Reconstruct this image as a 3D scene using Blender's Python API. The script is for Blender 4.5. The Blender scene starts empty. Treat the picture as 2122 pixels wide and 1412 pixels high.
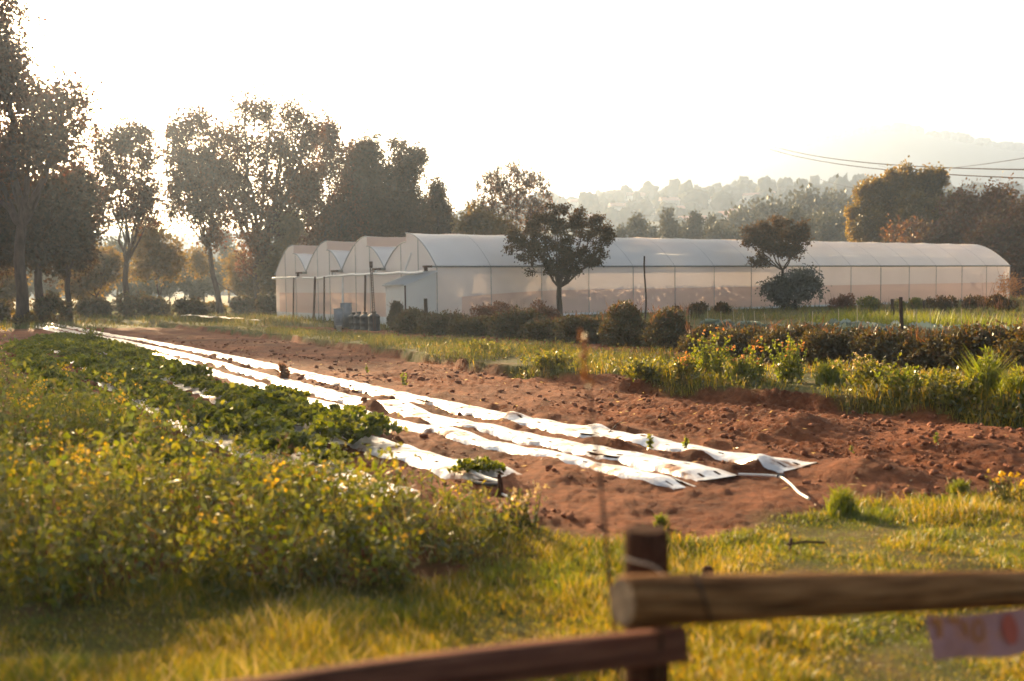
import bpy, math, random
import numpy as np
from mathutils import Vector, Matrix
R = np.random.default_rng(7)
random.seed(7)
scene = bpy.context.scene
COL = scene.collection
PI = math.pi

# ------------------------------------------------------------------ camera model (photo pixels 2122 x 1412)
FPX = 2000.0
CAM = np.array([0.0, 0.0, 1.7])
_p = math.atan(116 / FPX); _r = 0.0131
_F = np.array([0, math.cos(_p), -math.sin(_p)])
_R0 = np.array([1.0, 0, 0]); _U0 = np.array([0, math.sin(_p), math.cos(_p)])
_Rt = _R0 * math.cos(_r) - _U0 * math.sin(_r)
_Up = _U0 * math.cos(_r) + _R0 * math.sin(_r)

def ray(u, v):
    return _F + (u - 1061) / FPX * _Rt + (706 - v) / FPX * _Up

def at(u, v, d):
    """world point seen at photo pixel (u, v) whose forward distance (y) is d"""
    r = ray(u, v)
    return CAM + r * (d / r[1])

def sstep(a, b, x):
    t = np.clip((np.asarray(x, float) - a) / (b - a), 0, 1)
    return t * t * (3 - 2 * t)

def base_z(x, y):
    x = np.asarray(x, float); y = np.asarray(y, float)
    a = x / np.maximum(y, 1.0)
    z = -0.4 * sstep(15, 48, y) * (1 - sstep(-.13, .06, a))
    return z

def G(u, v):
    """ground point under photo pixel"""
    r = ray(u, v); z = 0.0
    for _ in range(12):
        t = (z - CAM[2]) / r[2]
        p = CAM + r * t
        z = float(base_z(p[0], p[1]))
    return np.array([p[0], p[1], z])

# ------------------------------------------------------------------ noise
def _h(ix, iy, s):
    n = (ix.astype(np.int64) * 374761393 + iy.astype(np.int64) * 668265263 + s * 982451653) & 0xffffffff
    n = ((n ^ (n >> 13)) * 1274126177) & 0xffffffff
    n = n ^ (n >> 16)
    return (n & 0xffff) / 65535.0

def vn(x, y, s=0):
    x = np.asarray(x, float); y = np.asarray(y, float)
    ix = np.floor(x); iy = np.floor(y); fx = x - ix; fy = y - iy
    fx = fx * fx * (3 - 2 * fx); fy = fy * fy * (3 - 2 * fy)
    a = _h(ix, iy, s); b = _h(ix + 1, iy, s); c = _h(ix, iy + 1, s); d = _h(ix + 1, iy + 1, s)
    return (a + (b - a) * fx) * (1 - fy) + (c + (d - c) * fx) * fy - .5

def fbm(x, y, s=0, o=4):
    t = 0; k = 1.0
    for i in range(o):
        t = t + k * vn(x * 2 ** i + 17.3 * i, y * 2 ** i - 9.1 * i, s + i); k *= .5
    return t

# ------------------------------------------------------------------ lines on the ground
def line(px):
    pts = [G(u, v) for u, v in px]
    pts.sort(key=lambda p: p[0])
    return np.array([p[0] for p in pts]), np.array([p[1] for p in pts])

BX, BY = line([(2600, 960), (2122, 885), (1900, 864), (1700, 847), (1450, 826), (1200, 796), (1000, 772), (800, 738), (600, 706), (400, 682), (200, 668), (60, 662)])
LX, LY = line([(-900, 1330), (-200, 1200), (300, 1180), (700, 1160), (1000, 1130), (1120, 1115), (1300, 1102), (1450, 1098), (1650, 1078), (1800, 1058), (1950, 1042), (2122, 1010), (2600, 960)])
TX, TY = line([(2600, 850), (2122, 806), (1900, 790), (1700, 776), (1500, 755), (1300, 730), (1000, 708), (700, 688), (500, 676)])    # near edge of the track
HX, HY = line([(2600, 820), (2122, 783), (1900, 768), (1600, 742), (1300, 718), (1000, 699), (820, 686), (600, 676)])             # hedge line
def yb(x): return np.interp(x, BX, BY)
def yl(x): return np.interp(x, LX, LY)
def yt(x): return np.interp(x, TX, TY)
def yh(x): return np.interp(x, HX, HY)

# rows of plastic film in the field
PA0 = G(1640, 973)[:2]; PA1 = G(100, 671)[:2]
RD = (PA1 - PA0); RL = np.linalg.norm(RD); RD = RD / RL
RN = np.array([RD[1], -RD[0]])
if RN[1] > 0: RN = -RN            # RN points from row A towards the camera
_cs = np.array([-6, 0, 2.86, 4.79, 8, 13.1, 22, 33.9, 48, 61.8, 75]); _co = np.array([-.3, 0, .28, .42, .46, .33, -.15, -.6, -.45, 0, .3])
def rcurve(s): return np.interp(s, _cs, _co)
def rowpt(s, o):
    o = o + rcurve(s)
    return PA0[0] + RD[0] * s + RN[0] * o, PA0[1] + RD[1] * s + RN[1] * o
def rowco(x, y):
    dx = x - PA0[0]; dy = y - PA0[1]
    s = dx * RD[0] + dy * RD[1]
    return s, dx * RN[0] + dy * RN[1] - rcurve(s)
def roff(u, v):
    g = G(u, v); return rowco(g[0], g[1])
OB = .84; OC = 1.40; OD = roff(880, 958)[1]
ROWS = [0.0, OB, OC, OD, OD + 1.05, OD + 2.1]
print('rows', ROWS, RL, RD, [roff(*p) for p in ((1200, 898), (1000, 862), (600, 771), (300, 706), (1000, 897), (600, 790), (300, 720), (1200, 960), (600, 811), (1480, 1000), (1390, 1015))])

MOUNDS = [(1665, 892, .17, .42), (1620, 905, .08, .5), (1790, 985, .16, .42), (1573, 975, .10, .16), (1440, 952, .07, .16), (1330, 925, .06, .2),
          (1060, 878, .09, .17), (1930, 930, .07, .6), (2050, 905, .06, .6), (1240, 1010, .05, .5), (1090, 965, .05, .5), (1240, 897, .06, .14), (830, 850, .08, .5), (940, 905, .06, .5)]
MW = [(*G(u, v)[:2], h, r) for u, v, h, r in MOUNDS]

def gz(x, y, heap=True):
    x = np.asarray(x, float); y = np.asarray(y, float)
    z = base_z(x, y)
    dy = (y - yb(x) + .35 * fbm(x * 1.3, y * 1.3, 5, 3)) * .8
    z = z + (.17 + .06 * vn(x * .5, y * .5, 8)) * sstep(0, .22, dy) * (1 - sstep(2.0, 7.0, dy)) * sstep(110, 60, y) - .04 * np.exp(-((dy + .25) / .3) ** 2)
    s, o = rowco(x, y)
    # soil heaps between the film rows
    inr = sstep(-.3, .3, s) * sstep(RL + 2, RL, s)
    for k in range(5):
        c = .5 * (ROWS[k] + ROWS[k + 1])
        z = z + inr * (.02 + .05 * vn(s * 1.1, k * 7.7, 3)) * np.exp(-((o - c) / .10) ** 2)
    z = z + inr * .05 * np.exp(-((o + .48) / .16) ** 2)
    if heap:
        for k in range(4):
            e = np.minimum(np.abs(o - ROWS[k] - .30), np.abs(o - ROWS[k] + .33) * 1.5)
            z = z + inr * np.clip(fbm(s * 1.5 + 5 * k, o * 2.2, 140 + k, 4) - .16, 0, .5) * .20 * np.exp(-(e / .13) ** 2)
    for mx, my, h, r in MW:
        z = z + h * np.exp(-((x - mx) ** 2 + (y - my) ** 2) / (r * r))
    return z

def soilmask(x, y):
    n = fbm(x * .9, y * .9, 21, 4)
    lawn = sstep(-.5, .35, (y - yl(x)) + 1.0 * n)
    strip = sstep(.05, .3, (y - yb(x)) + .5 * n) * (1 - sstep(-.3, .4, y - yt(x) + .4 + .8 * n))
    beyond = sstep(-.2, .6, y - yh(x) + .8 * n)
    m = lawn * (1 - strip) * (1 - beyond)
    # around and under the greenhouse
    gh = sstep(44, 47, y) * sstep(.2, 0, np.abs(n) - .3)
    return np.clip(np.maximum(m, 0), 0, 1)

def micro(x, y, soil):
    s, o = rowco(x, y)
    fade = sstep(60, 15, y)
    till = (.022 * np.sin(o * 2 * PI / .30 + 2.5 * vn(s * .5, o * .5, 31)) + .012 * np.sin(o * 2 * PI / .11 + 3 * vn(s * .8, o, 33))) * sstep(-.5, -.9, o) * (.6 + vn(s * .3, o * .7, 35))
    return fade * soil * (.05 * fbm(x * 2.6, y * 2.6, 41, 5) + .032 * np.abs(fbm(x * 7, y * 7, 47, 4)) + till) + (1 - soil) * (.03 * fbm(x * 2, y * 2, 51, 3) + .08 * fbm(x * .9, y * .9, 57, 2) * sstep(14, 9, y)) * fade

def gzm(x, y):
    return gz(x, y) + micro(x, y, soilmask(x, y))

# ------------------------------------------------------------------ mesh building
class MB:
    def __init__(s):
        s.v = []; s.f = []; s.n = 0; s.m = []
    def add(s, v, f, mi=0):
        v = np.asarray(v, float).reshape(-1, 3); f = np.asarray(f, int)
        s.v.append(v); s.f.append(f + s.n); s.n += len(v); s.m.append(np.full(len(f), mi, int))
    def box(s, c, size, rot=None, mi=0):
        hx, hy, hz = [a / 2 for a in size]
        v = np.array([(x, y, z) for x in (-hx, hx) for y in (-hy, hy) for z in (-hz, hz)])
        if rot is not None: v = v @ np.array(rot).T
        s.add(v + np.array(c), [(0, 1, 3, 2), (4, 6, 7, 5), (0, 4, 5, 1), (2, 3, 7, 6), (0, 2, 6, 4), (1, 5, 7, 3)], mi)
    def tube(s, pts, rad, n=6, mi=0, cap=True):
        pts = np.asarray(pts, float); k = len(pts)
        rad = np.broadcast_to(np.asarray(rad, float), (k,))
        t = np.gradient(pts, axis=0); t /= np.linalg.norm(t, axis=1)[:, None] + 1e-9
        ref = np.array([0, 0, 1.0]) if abs(t[0, 2]) < .9 else np.array([1.0, 0, 0])
        a = np.cross(t, ref); a /= np.linalg.norm(a, axis=1)[:, None] + 1e-9
        b = np.cross(t, a)
        th = np.arange(n) * 2 * PI / n
        ring = pts[:, None] + rad[:, None, None] * (np.cos(th)[None, :, None] * a[:, None] + np.sin(th)[None, :, None] * b[:, None])
        i = np.arange(k - 1)[:, None] * n + np.arange(n)[None]
        j = np.arange(k - 1)[:, None] * n + (np.arange(n)[None] + 1) % n
        s.add(ring.reshape(-1, 3), np.stack([i, j, j + n, i + n], -1).reshape(-1, 4), mi)
        if cap:
            c0 = s.n - k * n
            base = np.concatenate([ring[0], [pts[0]], ring[-1], [pts[-1]]])
            f = [(q, (q + 1) % n, n) for q in range(n)] + [(n + 1 + (q + 1) % n, n + 1 + q, 2 * n + 1) for q in range(n)]
            s.add(base, f, mi)
    def leaves(s, P, D, L, W, mi=0, N=None):
        P = np.asarray(P, float); D = D / (np.linalg.norm(D, axis=1)[:, None] + 1e-9)
        k = len(P)
        if N is None: N = R.normal(size=(k, 3))
        S = np.cross(D, N); S /= np.linalg.norm(S, axis=1)[:, None] + 1e-9
        L = np.broadcast_to(L, (k,))[:, None]; W = np.broadcast_to(W, (k,))[:, None]
        Nn = np.cross(S, D)
        q = np.stack([P, P + D * L * .5 + S * W + Nn * W * .25, P + D * L, P + D * L * .5 - S * W + Nn * W * .25], 1)
        s.add(q.reshape(-1, 3), np.arange(4 * k).reshape(-1, 4), mi)
    def blades(s, P, H, lean, W, mi=0):
        k = len(P); th = R.uniform(0, 2 * PI, k); ph = R.uniform(0, 2 * PI, k)
        d = np.stack([np.cos(th), np.sin(th), np.zeros(k)], 1); w = np.stack([np.cos(ph), np.sin(ph), np.zeros(k)], 1)
        H = np.broadcast_to(H, (k,))[:, None]; W = np.broadcast_to(W, (k,))[:, None]; lean = np.broadcast_to(lean, (k,))[:, None]
        up = np.array([0, 0, 1.0])
        mid = P + up * H * .6 + d * H * lean * .35
        tip = P + up * H + d * H * lean
        v = np.stack([P - w * W, P + w * W, mid + w * W * .7, mid - w * W * .7, tip], 1).reshape(-1, 3)
        o = np.arange(k)[:, None] * 5
        f4 = o + np.array([[0, 1, 2, 3]]); f3 = o + np.array([[3, 2, 4]])
        n0 = s.n; s.add(v, f4, mi)
        s.f.append(f3 + n0); s.m.append(np.full(k, mi, int)); s.v.append(np.zeros((0, 3)))
    def mesh(s, name, mats, smooth=False):
        me = bpy.data.meshes.new(name)
        V = np.concatenate(s.v) if s.v else np.zeros((0, 3))
        tot = [len(f) for f in s.f]; sz = [f.shape[1] for f in s.f]
        loops = np.concatenate([f.reshape(-1) for f in s.f])
        cnt = np.concatenate([np.full(t, z) for t, z in zip(tot, sz)])
        me.vertices.add(len(V)); me.vertices.foreach_set('co', V.astype(np.float32).ravel())
        me.loops.add(len(loops)); me.loops.foreach_set('vertex_index', loops.astype(np.int32))
        me.polygons.add(len(cnt))
        me.polygons.foreach_set('loop_start', np.concatenate([[0], np.cumsum(cnt)[:-1]]).astype(np.int32))
        me.polygons.foreach_set('material_index', np.concatenate(s.m).astype(np.int32))
        for m in (mats if isinstance(mats, (list, tuple)) else [mats]): me.materials.append(m)
        if smooth: me.polygons.foreach_set('use_smooth', np.ones(len(cnt), bool))
        me.update(calc_edges=True)
        return me

def link(name, me, parent=None, loc=(0, 0, 0), rz=0, sc=1.0, label=None, cat=None, group=None, kind=None):
    o = bpy.data.objects.new(name, me); COL.objects.link(o)
    o.location = [float(a) for a in loc]; o.rotation_euler = (0, 0, rz); o.scale = (sc, sc, sc) if np.isscalar(sc) else sc
    if parent: o.parent = parent
    if label: o['label'] = label
    if cat: o['category'] = cat
    if group: o['group'] = group
    if kind: o['kind'] = kind
    return o
def empty(name, loc, label, cat, group=None, rz=0):
    e = link(name, None, None, loc, rz, 1.0, label, cat, group); e.empty_display_size = .2
    return e
def copy_thing(o, loc, rz=0, sc=None, label=None):
    c = o.copy(); COL.objects.link(c); c.location = [float(a) for a in loc]; c.rotation_euler = (0, 0, rz)
    if sc is not None: c.scale = (sc, sc, sc)
    if label: c['label'] = label
    for ch in o.children:
        d = ch.copy(); COL.objects.link(d); d.parent = c
    return c

# ------------------------------------------------------------------ materials
def newmat(name):
    m = bpy.data.materials.new(name); m.use_nodes = True
    nt = m.node_tree; nt.nodes.clear()
    out = nt.nodes.new('ShaderNodeOutputMaterial')
    return m, nt, out
def ramp(nt, cols):
    r = nt.nodes.new('ShaderNodeValToRGB'); e = r.color_ramp.elements
    while len(e) < len(cols): e.new(.5)
    for i, c in enumerate(cols):
        e[i].position = i / (len(cols) - 1) if len(c) == 3 else c[3]
        e[i].color = (c[0], c[1], c[2], 1)
    return r
def leafmat(name, cols, trans=.5, warm=(1.5, 1.25, .5), gloss=.06, rough=.45):
    m, nt, out = newmat(name); N = nt.nodes; Lk = nt.links
    g = N.new('ShaderNodeNewGeometry'); r = ramp(nt, cols); Lk.new(g.outputs['Random Per Island'], r.inputs[0])
    d = N.new('ShaderNodeBsdfDiffuse'); t = N.new('ShaderNodeBsdfTranslucent')
    mul = N.new('ShaderNodeMix'); mul.data_type = 'RGBA'; mul.blend_type = 'MULTIPLY'; mul.inputs[0].default_value = 1
    mul.clamp_result = False
    Lk.new(r.outputs[0], mul.inputs[6]); mul.inputs[7].default_value = (*warm, 1)
    Lk.new(r.outputs[0], d.inputs[0]); Lk.new(mul.outputs[2], t.inputs[0])
    mx = N.new('ShaderNodeMixShader'); mx.inputs[0].default_value = trans
    Lk.new(d.outputs[0], mx.inputs[1]); Lk.new(t.outputs[0], mx.inputs[2])
    gl = N.new('ShaderNodeBsdfGlossy'); gl.inputs['Roughness'].default_value = rough; gl.inputs[0].default_value = (.9, .9, .85, 1)
    m2 = N.new('ShaderNodeMixShader'); m2.inputs[0].default_value = gloss
    Lk.new(mx.outputs[0], m2.inputs[1]); Lk.new(gl.outputs[0], m2.inputs[2]); Lk.new(m2.outputs[0], out.inputs[0])
    return m
def solid(name, cols, scale=5, rough=.8, bump=.2, bscale=30, metal=0, stretch=(1, 1, 1), spec=.3):
    m, nt, out = newmat(name); N = nt.nodes; Lk = nt.links
    p = N.new('ShaderNodeBsdfPrincipled'); tc = N.new('ShaderNodeTexCoord'); mp = N.new('ShaderNodeMapping'); mp.inputs['Scale'].default_value = stretch
    Lk.new(tc.outputs['Object'], mp.inputs[0])
    n = N.new('ShaderNodeTexNoise'); n.inputs['Scale'].default_value = scale; n.inputs['Detail'].default_value = 6; Lk.new(mp.outputs[0], n.inputs[0])
    r = ramp(nt, cols)
    if len(cols[0]) == 3:
        for i, e in enumerate(r.color_ramp.elements): e.position = .3 + .4 * i / (len(cols) - 1)
    Lk.new(n.outputs[0], r.inputs[0]); Lk.new(r.outputs[0], p.inputs['Base Color'])
    p.inputs['Roughness'].default_value = rough; p.inputs['Metallic'].default_value = metal; p.inputs['Specular IOR Level'].default_value = spec
    if bump:
        n2 = N.new('ShaderNodeTexNoise'); n2.inputs['Scale'].default_value = bscale; n2.inputs['Detail'].default_value = 5; Lk.new(mp.outputs[0], n2.inputs[0])
        b = N.new('ShaderNodeBump'); b.inputs['Strength'].default_value = bump; b.inputs['Distance'].default_value = .02
        Lk.new(n2.outputs[0], b.inputs['Height']); Lk.new(b.outputs[0], p.inputs['Normal'])
    Lk.new(p.outputs[0], out.inputs[0])
    return m
def streaks(m, stretch, sc, dark):
    nt = m.node_tree; N = nt.nodes; p = [n for n in N if n.type == 'BSDF_PRINCIPLED'][0]; src = p.inputs['Base Color'].links[0].from_socket
    tc = N.new('ShaderNodeTexCoord'); mp = N.new('ShaderNodeMapping'); mp.inputs['Scale'].default_value = stretch; nt.links.new(tc.outputs['Object'], mp.inputs[0])
    n = N.new('ShaderNodeTexNoise'); n.inputs['Scale'].default_value = sc; n.inputs['Detail'].default_value = 4; nt.links.new(mp.outputs[0], n.inputs[0])
    r = ramp(nt, [(dark, dark, dark, .36), (1, 1, 1, .46)]); nt.links.new(n.outputs[0], r.inputs[0])
    x = N.new('ShaderNodeMix'); x.data_type = 'RGBA'; x.blend_type = 'MULTIPLY'; x.inputs[0].default_value = 1; nt.links.new(src, x.inputs[6]); nt.links.new(r.outputs[0], x.inputs[7]); nt.links.new(x.outputs[2], p.inputs['Base Color'])
def film(name, col, tcol, clear=.15, trans=.5, gloss=.05, rough=.35, bump=.15, bscale=1.2):
    m, nt, out = newmat(name); N = nt.nodes; Lk = nt.links
    tc = N.new('ShaderNodeTexCoord'); n = N.new('ShaderNodeTexNoise'); n.inputs['Scale'].default_value = .5; n.inputs['Detail'].default_value = 5
    Lk.new(tc.outputs['Object'], n.inputs[0])
    r = ramp(nt, [(*[c * .86 for c in col], .3), (*col, .7)]); Lk.new(n.outputs[0], r.inputs[0])
    n2 = N.new('ShaderNodeTexNoise'); n2.inputs['Scale'].default_value = bscale; n2.inputs['Detail'].default_value = 3; Lk.new(tc.outputs['Object'], n2.inputs[0])
    b = N.new('ShaderNodeBump'); b.inputs['Strength'].default_value = bump; b.inputs['Distance'].default_value = .05; Lk.new(n2.outputs[0], b.inputs['Height'])
    d = N.new('ShaderNodeBsdfDiffuse'); Lk.new(r.outputs[0], d.inputs[0]); Lk.new(b.outputs[0], d.inputs['Normal'])
    t = N.new('ShaderNodeBsdfTranslucent'); t.inputs[0].default_value = (*tcol, 1)
    mx = N.new('ShaderNodeMixShader'); mx.inputs[0].default_value = trans; Lk.new(d.outputs[0], mx.inputs[1]); Lk.new(t.outputs[0], mx.inputs[2])
    c = N.new('ShaderNodeBsdfTransparent'); c.inputs[0].default_value = (*tcol, 1)
    m1 = N.new('ShaderNodeMixShader'); m1.inputs[0].default_value = clear; Lk.new(mx.outputs[0], m1.inputs[1]); Lk.new(c.outputs[0], m1.inputs[2])
    g = N.new('ShaderNodeBsdfGlossy'); g.inputs['Roughness'].default_value = rough; Lk.new(b.outputs[0], g.inputs['Normal'])
    m2 = N.new('ShaderNodeMixShader'); m2.inputs[0].default_value = gloss; Lk.new(m1.outputs[0], m2.inputs[1]); Lk.new(g.outputs[0], m2.inputs[2])
    Lk.new(m2.outputs[0], out.inputs[0])
    return m

M = {}
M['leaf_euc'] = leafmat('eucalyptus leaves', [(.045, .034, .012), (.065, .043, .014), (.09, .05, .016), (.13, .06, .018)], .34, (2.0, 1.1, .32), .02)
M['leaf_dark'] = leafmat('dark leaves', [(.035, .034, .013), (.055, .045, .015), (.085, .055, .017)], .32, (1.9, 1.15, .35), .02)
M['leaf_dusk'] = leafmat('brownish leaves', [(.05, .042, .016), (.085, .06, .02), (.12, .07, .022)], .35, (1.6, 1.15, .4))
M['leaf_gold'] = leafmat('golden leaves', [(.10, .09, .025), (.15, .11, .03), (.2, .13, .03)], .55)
M['leaf_olive'] = leafmat('olive leaves', [(.10, .085, .02), (.15, .115, .022), (.2, .13, .028)], .6)
M['leaf_red'] = leafmat('russet leaves', [(.10, .05, .025), (.17, .07, .03), (.13, .08, .025), (.08, .05, .02)], .5)
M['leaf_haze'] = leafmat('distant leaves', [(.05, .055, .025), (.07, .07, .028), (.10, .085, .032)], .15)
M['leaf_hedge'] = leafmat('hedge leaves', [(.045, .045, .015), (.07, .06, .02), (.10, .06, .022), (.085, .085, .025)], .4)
M['leaf_blue'] = leafmat('shrub leaves', [(.05, .06, .035), (.075, .085, .05), (.06, .06, .03)], .3, (1.3, 1.2, .8), .12, .4)
M['grass'] = leafmat('lawn grass', [(.09, .11, .010), (.14, .17, .008), (.215, .205, .010), (.33, .225, .016)], .7, (1.7, 1.3, .3))
M['grass_dull'] = leafmat('strip grass', [(.06, .08, .018), (.10, .115, .024), (.15, .14, .035), (.22, .15, .05)], .55, (1.3, 1.2, .5))
M['grass_green'] = leafmat('green lawn grass', [(.07, .10, .010), (.11, .145, .012), (.16, .17, .016)], .62, (1.5, 1.35, .35))
M['weed'] = leafmat('weed leaves', [(.06, .08, .010), (.10, .12, .012), (.16, .16, .014), (.20, .17, .02)], .68, (1.5, 1.3, .35), .07)
M['weed_bright'] = leafmat('bright weed leaves', [(.09, .13, .012), (.14, .17, .016), (.19, .19, .025)], .62, (1.5, 1.35, .35))
M['kale'] = leafmat('kale leaves', [(.05, .08, .010), (.095, .125, .012), (.16, .175, .016)], .64, (1.8, 1.5, .22), .05, .5)
M['cabbage'] = leafmat('cabbage leaves', [(.12, .17, .17), (.15, .20, .20), (.19, .23, .21)], .3, (1.2, 1.2, .8), .15, .4)
M['yellow'] = leafmat('yellow petals', [(.55, .37, .01), (.65, .46, .015), (.7, .42, .01)], .5, (1.2, 1.0, .4))
M['orange'] = leafmat('orange petals', [(.55, .22, .03), (.6, .26, .05), (.5, .3, .12)], .5, (1.3, 1.0, .6))
M['pale'] = leafmat('dry seed heads', [(.5, .36, .18), (.6, .45, .25)], .5, (1.1, 1.0, .7))
M['rusty'] = leafmat('dry red stems', [(.16, .07, .04), (.22, .10, .06), (.13, .07, .03)], .4)
M['bark'] = solid('bark', [(.05, .032, .022), (.11, .075, .05)], 6, .9, .5, 14, stretch=(1, 1, .25))
M['stem'] = solid('green stems', [(.08, .09, .02), (.13, .12, .03)], 8, .7, 0)
M['wood'] = solid('weathered log wood', [(.11, .046, .017), (.23, .105, .04), (.32, .165, .07)], 5, .95, .5, 22, stretch=(1, 9, 9), spec=.08)
streaks(M['wood'], (.6, 22, 22), 3.0, .35)
M['woodend'] = solid('sawn log end', [(.09, .06, .04), (.16, .105, .065)], 14, .85, .3, 40)
M['plank'] = solid('red brown plank', [(.10, .04, .028), (.19, .08, .05)], 6, .95, .4, 25, stretch=(1, 8, 8), spec=.08)
streaks(M['plank'], (.6, 18, 18), 3.0, .4)
M['darkwood'] = solid('dark post wood', [(.035, .016, .010), (.075, .034, .02)], 6, 1, .4, 25, stretch=(6, 6, 1), spec=.05)
M['oldpost'] = solid('old fence wood', [(.05, .03, .02), (.10, .06, .04)], 9, .9, .4, 20, stretch=(4, 4, .6))
M['wire'] = solid('rusty wire', [(.05, .03, .02), (.09, .05, .03)], 30, .6, 0, metal=.5)
M['cable'] = solid('dark cable', [(.05, .045, .04), (.07, .06, .055)], 1, 1, 0, spec=0)
M['palewire'] = solid('pale wire', [(.45, .36, .26), (.55, .45, .33)], 30, .5, 0)
M['steel'] = solid('galvanised tube', [(.32, .33, .33), (.42, .43, .42)], 9, .5, 0, metal=.6)
M['rust'] = solid('rusty steel post', [(.06, .03, .022), (.12, .055, .035)], 9, .8, .2)
M['pvc'] = solid('white pvc pipe', [(.7, .69, .66), (.8, .79, .76)], 4, .4, 0)
M['blackplastic'] = solid('black plastic', [(.018, .018, .02), (.03, .03, .032)], 4, .35, .05, spec=.5)
M['greymetal'] = solid('grey cabinet', [(.2, .21, .22), (.3, .3, .3)], 4, .5, .05)
M['hose'] = solid('grey drip hose', [(.55, .54, .5), (.7, .68, .64)], 6, .35, 0)
M['roof'] = film('roof film', (.86, .89, .9), (.92, .9, .87), .10, .50, .07, .25, .1, .6)
M['wallfilm'] = film('wall film', (.90, .87, .85), (.95, .86, .80), .10, .5, .03, .4, .12, .8)
M['curtain'] = film('dusty curtain film', (.84, .68, .61), (.92, .72, .63), .16, .55, .05, .35, .2, 1.5)
M['vent'] = film('dusty vent mesh', (.62, .48, .42), (.7, .55, .47), .15, .5, .02, .5, .2, 2)
M['whitesheet'] = solid('white ground sheet', [(.6, .61, .62), (.75, .76, .77)], 3, .4, .1)
M['bouncesheet'] = solid('tan bounce sheet', [(.5, .40, .33), (.62, .51, .43)], 1, .8, 0)
M['house_wall'] = solid('pale plaster', [(.45, .43, .40), (.6, .57, .53)], 2, .8, 0)
M['house_roof'] = solid('clay roof', [(.25, .12, .08), (.35, .18, .12)], 2, .8, 0)
M['clod'] = solid('soil clods', [(.14, .048, .022), (.26, .092, .042)], 4, .95, .5, 30)

def mulch():
    m, nt, out = newmat('silver mulch film'); N = nt.nodes; Lk = nt.links
    p = N.new('ShaderNodeBsdfPrincipled'); tc = N.new('ShaderNodeTexCoord')
    n = N.new('ShaderNodeTexNoise'); n.inputs['Scale'].default_value = 3; n.inputs['Detail'].default_value = 8; n.inputs['Roughness'].default_value = .65; Lk.new(tc.outputs['Object'], n.inputs[0])
    r = ramp(nt, [(.32, .17, .10, .36), (.70, .62, .56, .45), (.8, .78, .76, .62)]); Lk.new(n.outputs[0], r.inputs[0]); Lk.new(r.outputs[0], p.inputs['Base Color'])
    r2 = ramp(nt, [(.7, .7, .7, .36), (.36, .36, .36, .5)]); p.inputs['Metallic'].default_value = .55; Lk.new(n.outputs[0], r2.inputs[0]); Lk.new(r2.outputs[0], p.inputs['Roughness'])
    w = N.new('ShaderNodeTexNoise'); w.inputs['Scale'].default_value = 7; w.inputs['Detail'].default_value = 4; Lk.new(tc.outputs['Object'], w.inputs[0])
    b = N.new('ShaderNodeBump'); b.inputs['Strength'].default_value = .7; b.inputs['Distance'].default_value = .04; Lk.new(w.outputs[0], b.inputs['Height']); Lk.new(b.outputs[0], p.inputs['Normal'])
    p.inputs['Specular IOR Level'].default_value = .6
    Lk.new(p.outputs[0], out.inputs[0]); return m
M['mulch'] = mulch()

def groundmat():
    m, nt, out = newmat('earth'); N = nt.nodes; Lk = nt.links
    p = N.new('ShaderNodeBsdfPrincipled'); p.inputs['Roughness'].default_value = .95; p.inputs['Specular IOR Level'].default_value = .15
    tc = N.new('ShaderNodeTexCoord')
    def noise(sc, det=8, ro=.6):
        n = N.new('ShaderNodeTexNoise'); n.inputs['Scale'].default_value = sc; n.inputs['Detail'].default_value = det; n.inputs['Roughness'].default_value = ro
        Lk.new(tc.outputs['Object'], n.inputs[0]); return n
    a = noise(.9); s = ramp(nt, [(.15, .050, .022, .3), (.24, .084, .036, .5), (.34, .135, .064, .72)]); Lk.new(a.outputs[0], s.inputs[0])
    f = noise(14, 6); sf = ramp(nt, [(.6, .6, .6, .3), (1.25, 1.2, 1.15, .7)]); Lk.new(f.outputs[0], sf.inputs[0])
    lo = noise(.22, 4); lr = ramp(nt, [(.62, .58, .55, .35), (1.2, 1.2, 1.22, .65)]); Lk.new(lo.outputs[0], lr.inputs[0]); m0 = N.new('ShaderNodeMix'); m0.data_type = 'RGBA'; m0.blend_type = 'MULTIPLY'; m0.inputs[0].default_value = 1; m0.clamp_result = False; Lk.new(s.outputs[0], m0.inputs[6]); Lk.new(lr.outputs[0], m0.inputs[7])
    mu = N.new('ShaderNodeMix'); mu.data_type = 'RGBA'; mu.blend_type = 'MULTIPLY'; mu.inputs[0].default_value = 1; Lk.new(m0.outputs[2], mu.inputs[6]); Lk.new(sf.outputs[0], mu.inputs[7])
    g = noise(1.7); gr = ramp(nt, [(.05, .065, .014, .3), (.10, .09, .022, .5), (.16, .10, .04, .7)]); Lk.new(g.outputs[0], gr.inputs[0])
    at_ = N.new('ShaderNodeAttribute'); at_.attribute_name = 'soil'
    mx = N.new('ShaderNodeMix'); mx.data_type = 'RGBA'; Lk.new(at_.outputs['Fac'], mx.inputs[0]); Lk.new(gr.outputs[0], mx.inputs[6]); Lk.new(mu.outputs[2], mx.inputs[7])
    Lk.new(mx.outputs[2], p.inputs['Base Color'])
    b = N.new('ShaderNodeBump'); b.inputs['Strength'].default_value = 1.0; b.inputs['Distance'].default_value = .05
    bn = noise(26, 8, .75); Lk.new(bn.outputs[0], b.inputs['Height']); Lk.new(b.outputs[0], p.inputs['Normal'])
    Lk.new(p.outputs[0], out.inputs[0]); return m
M['earth'] = groundmat()

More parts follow.
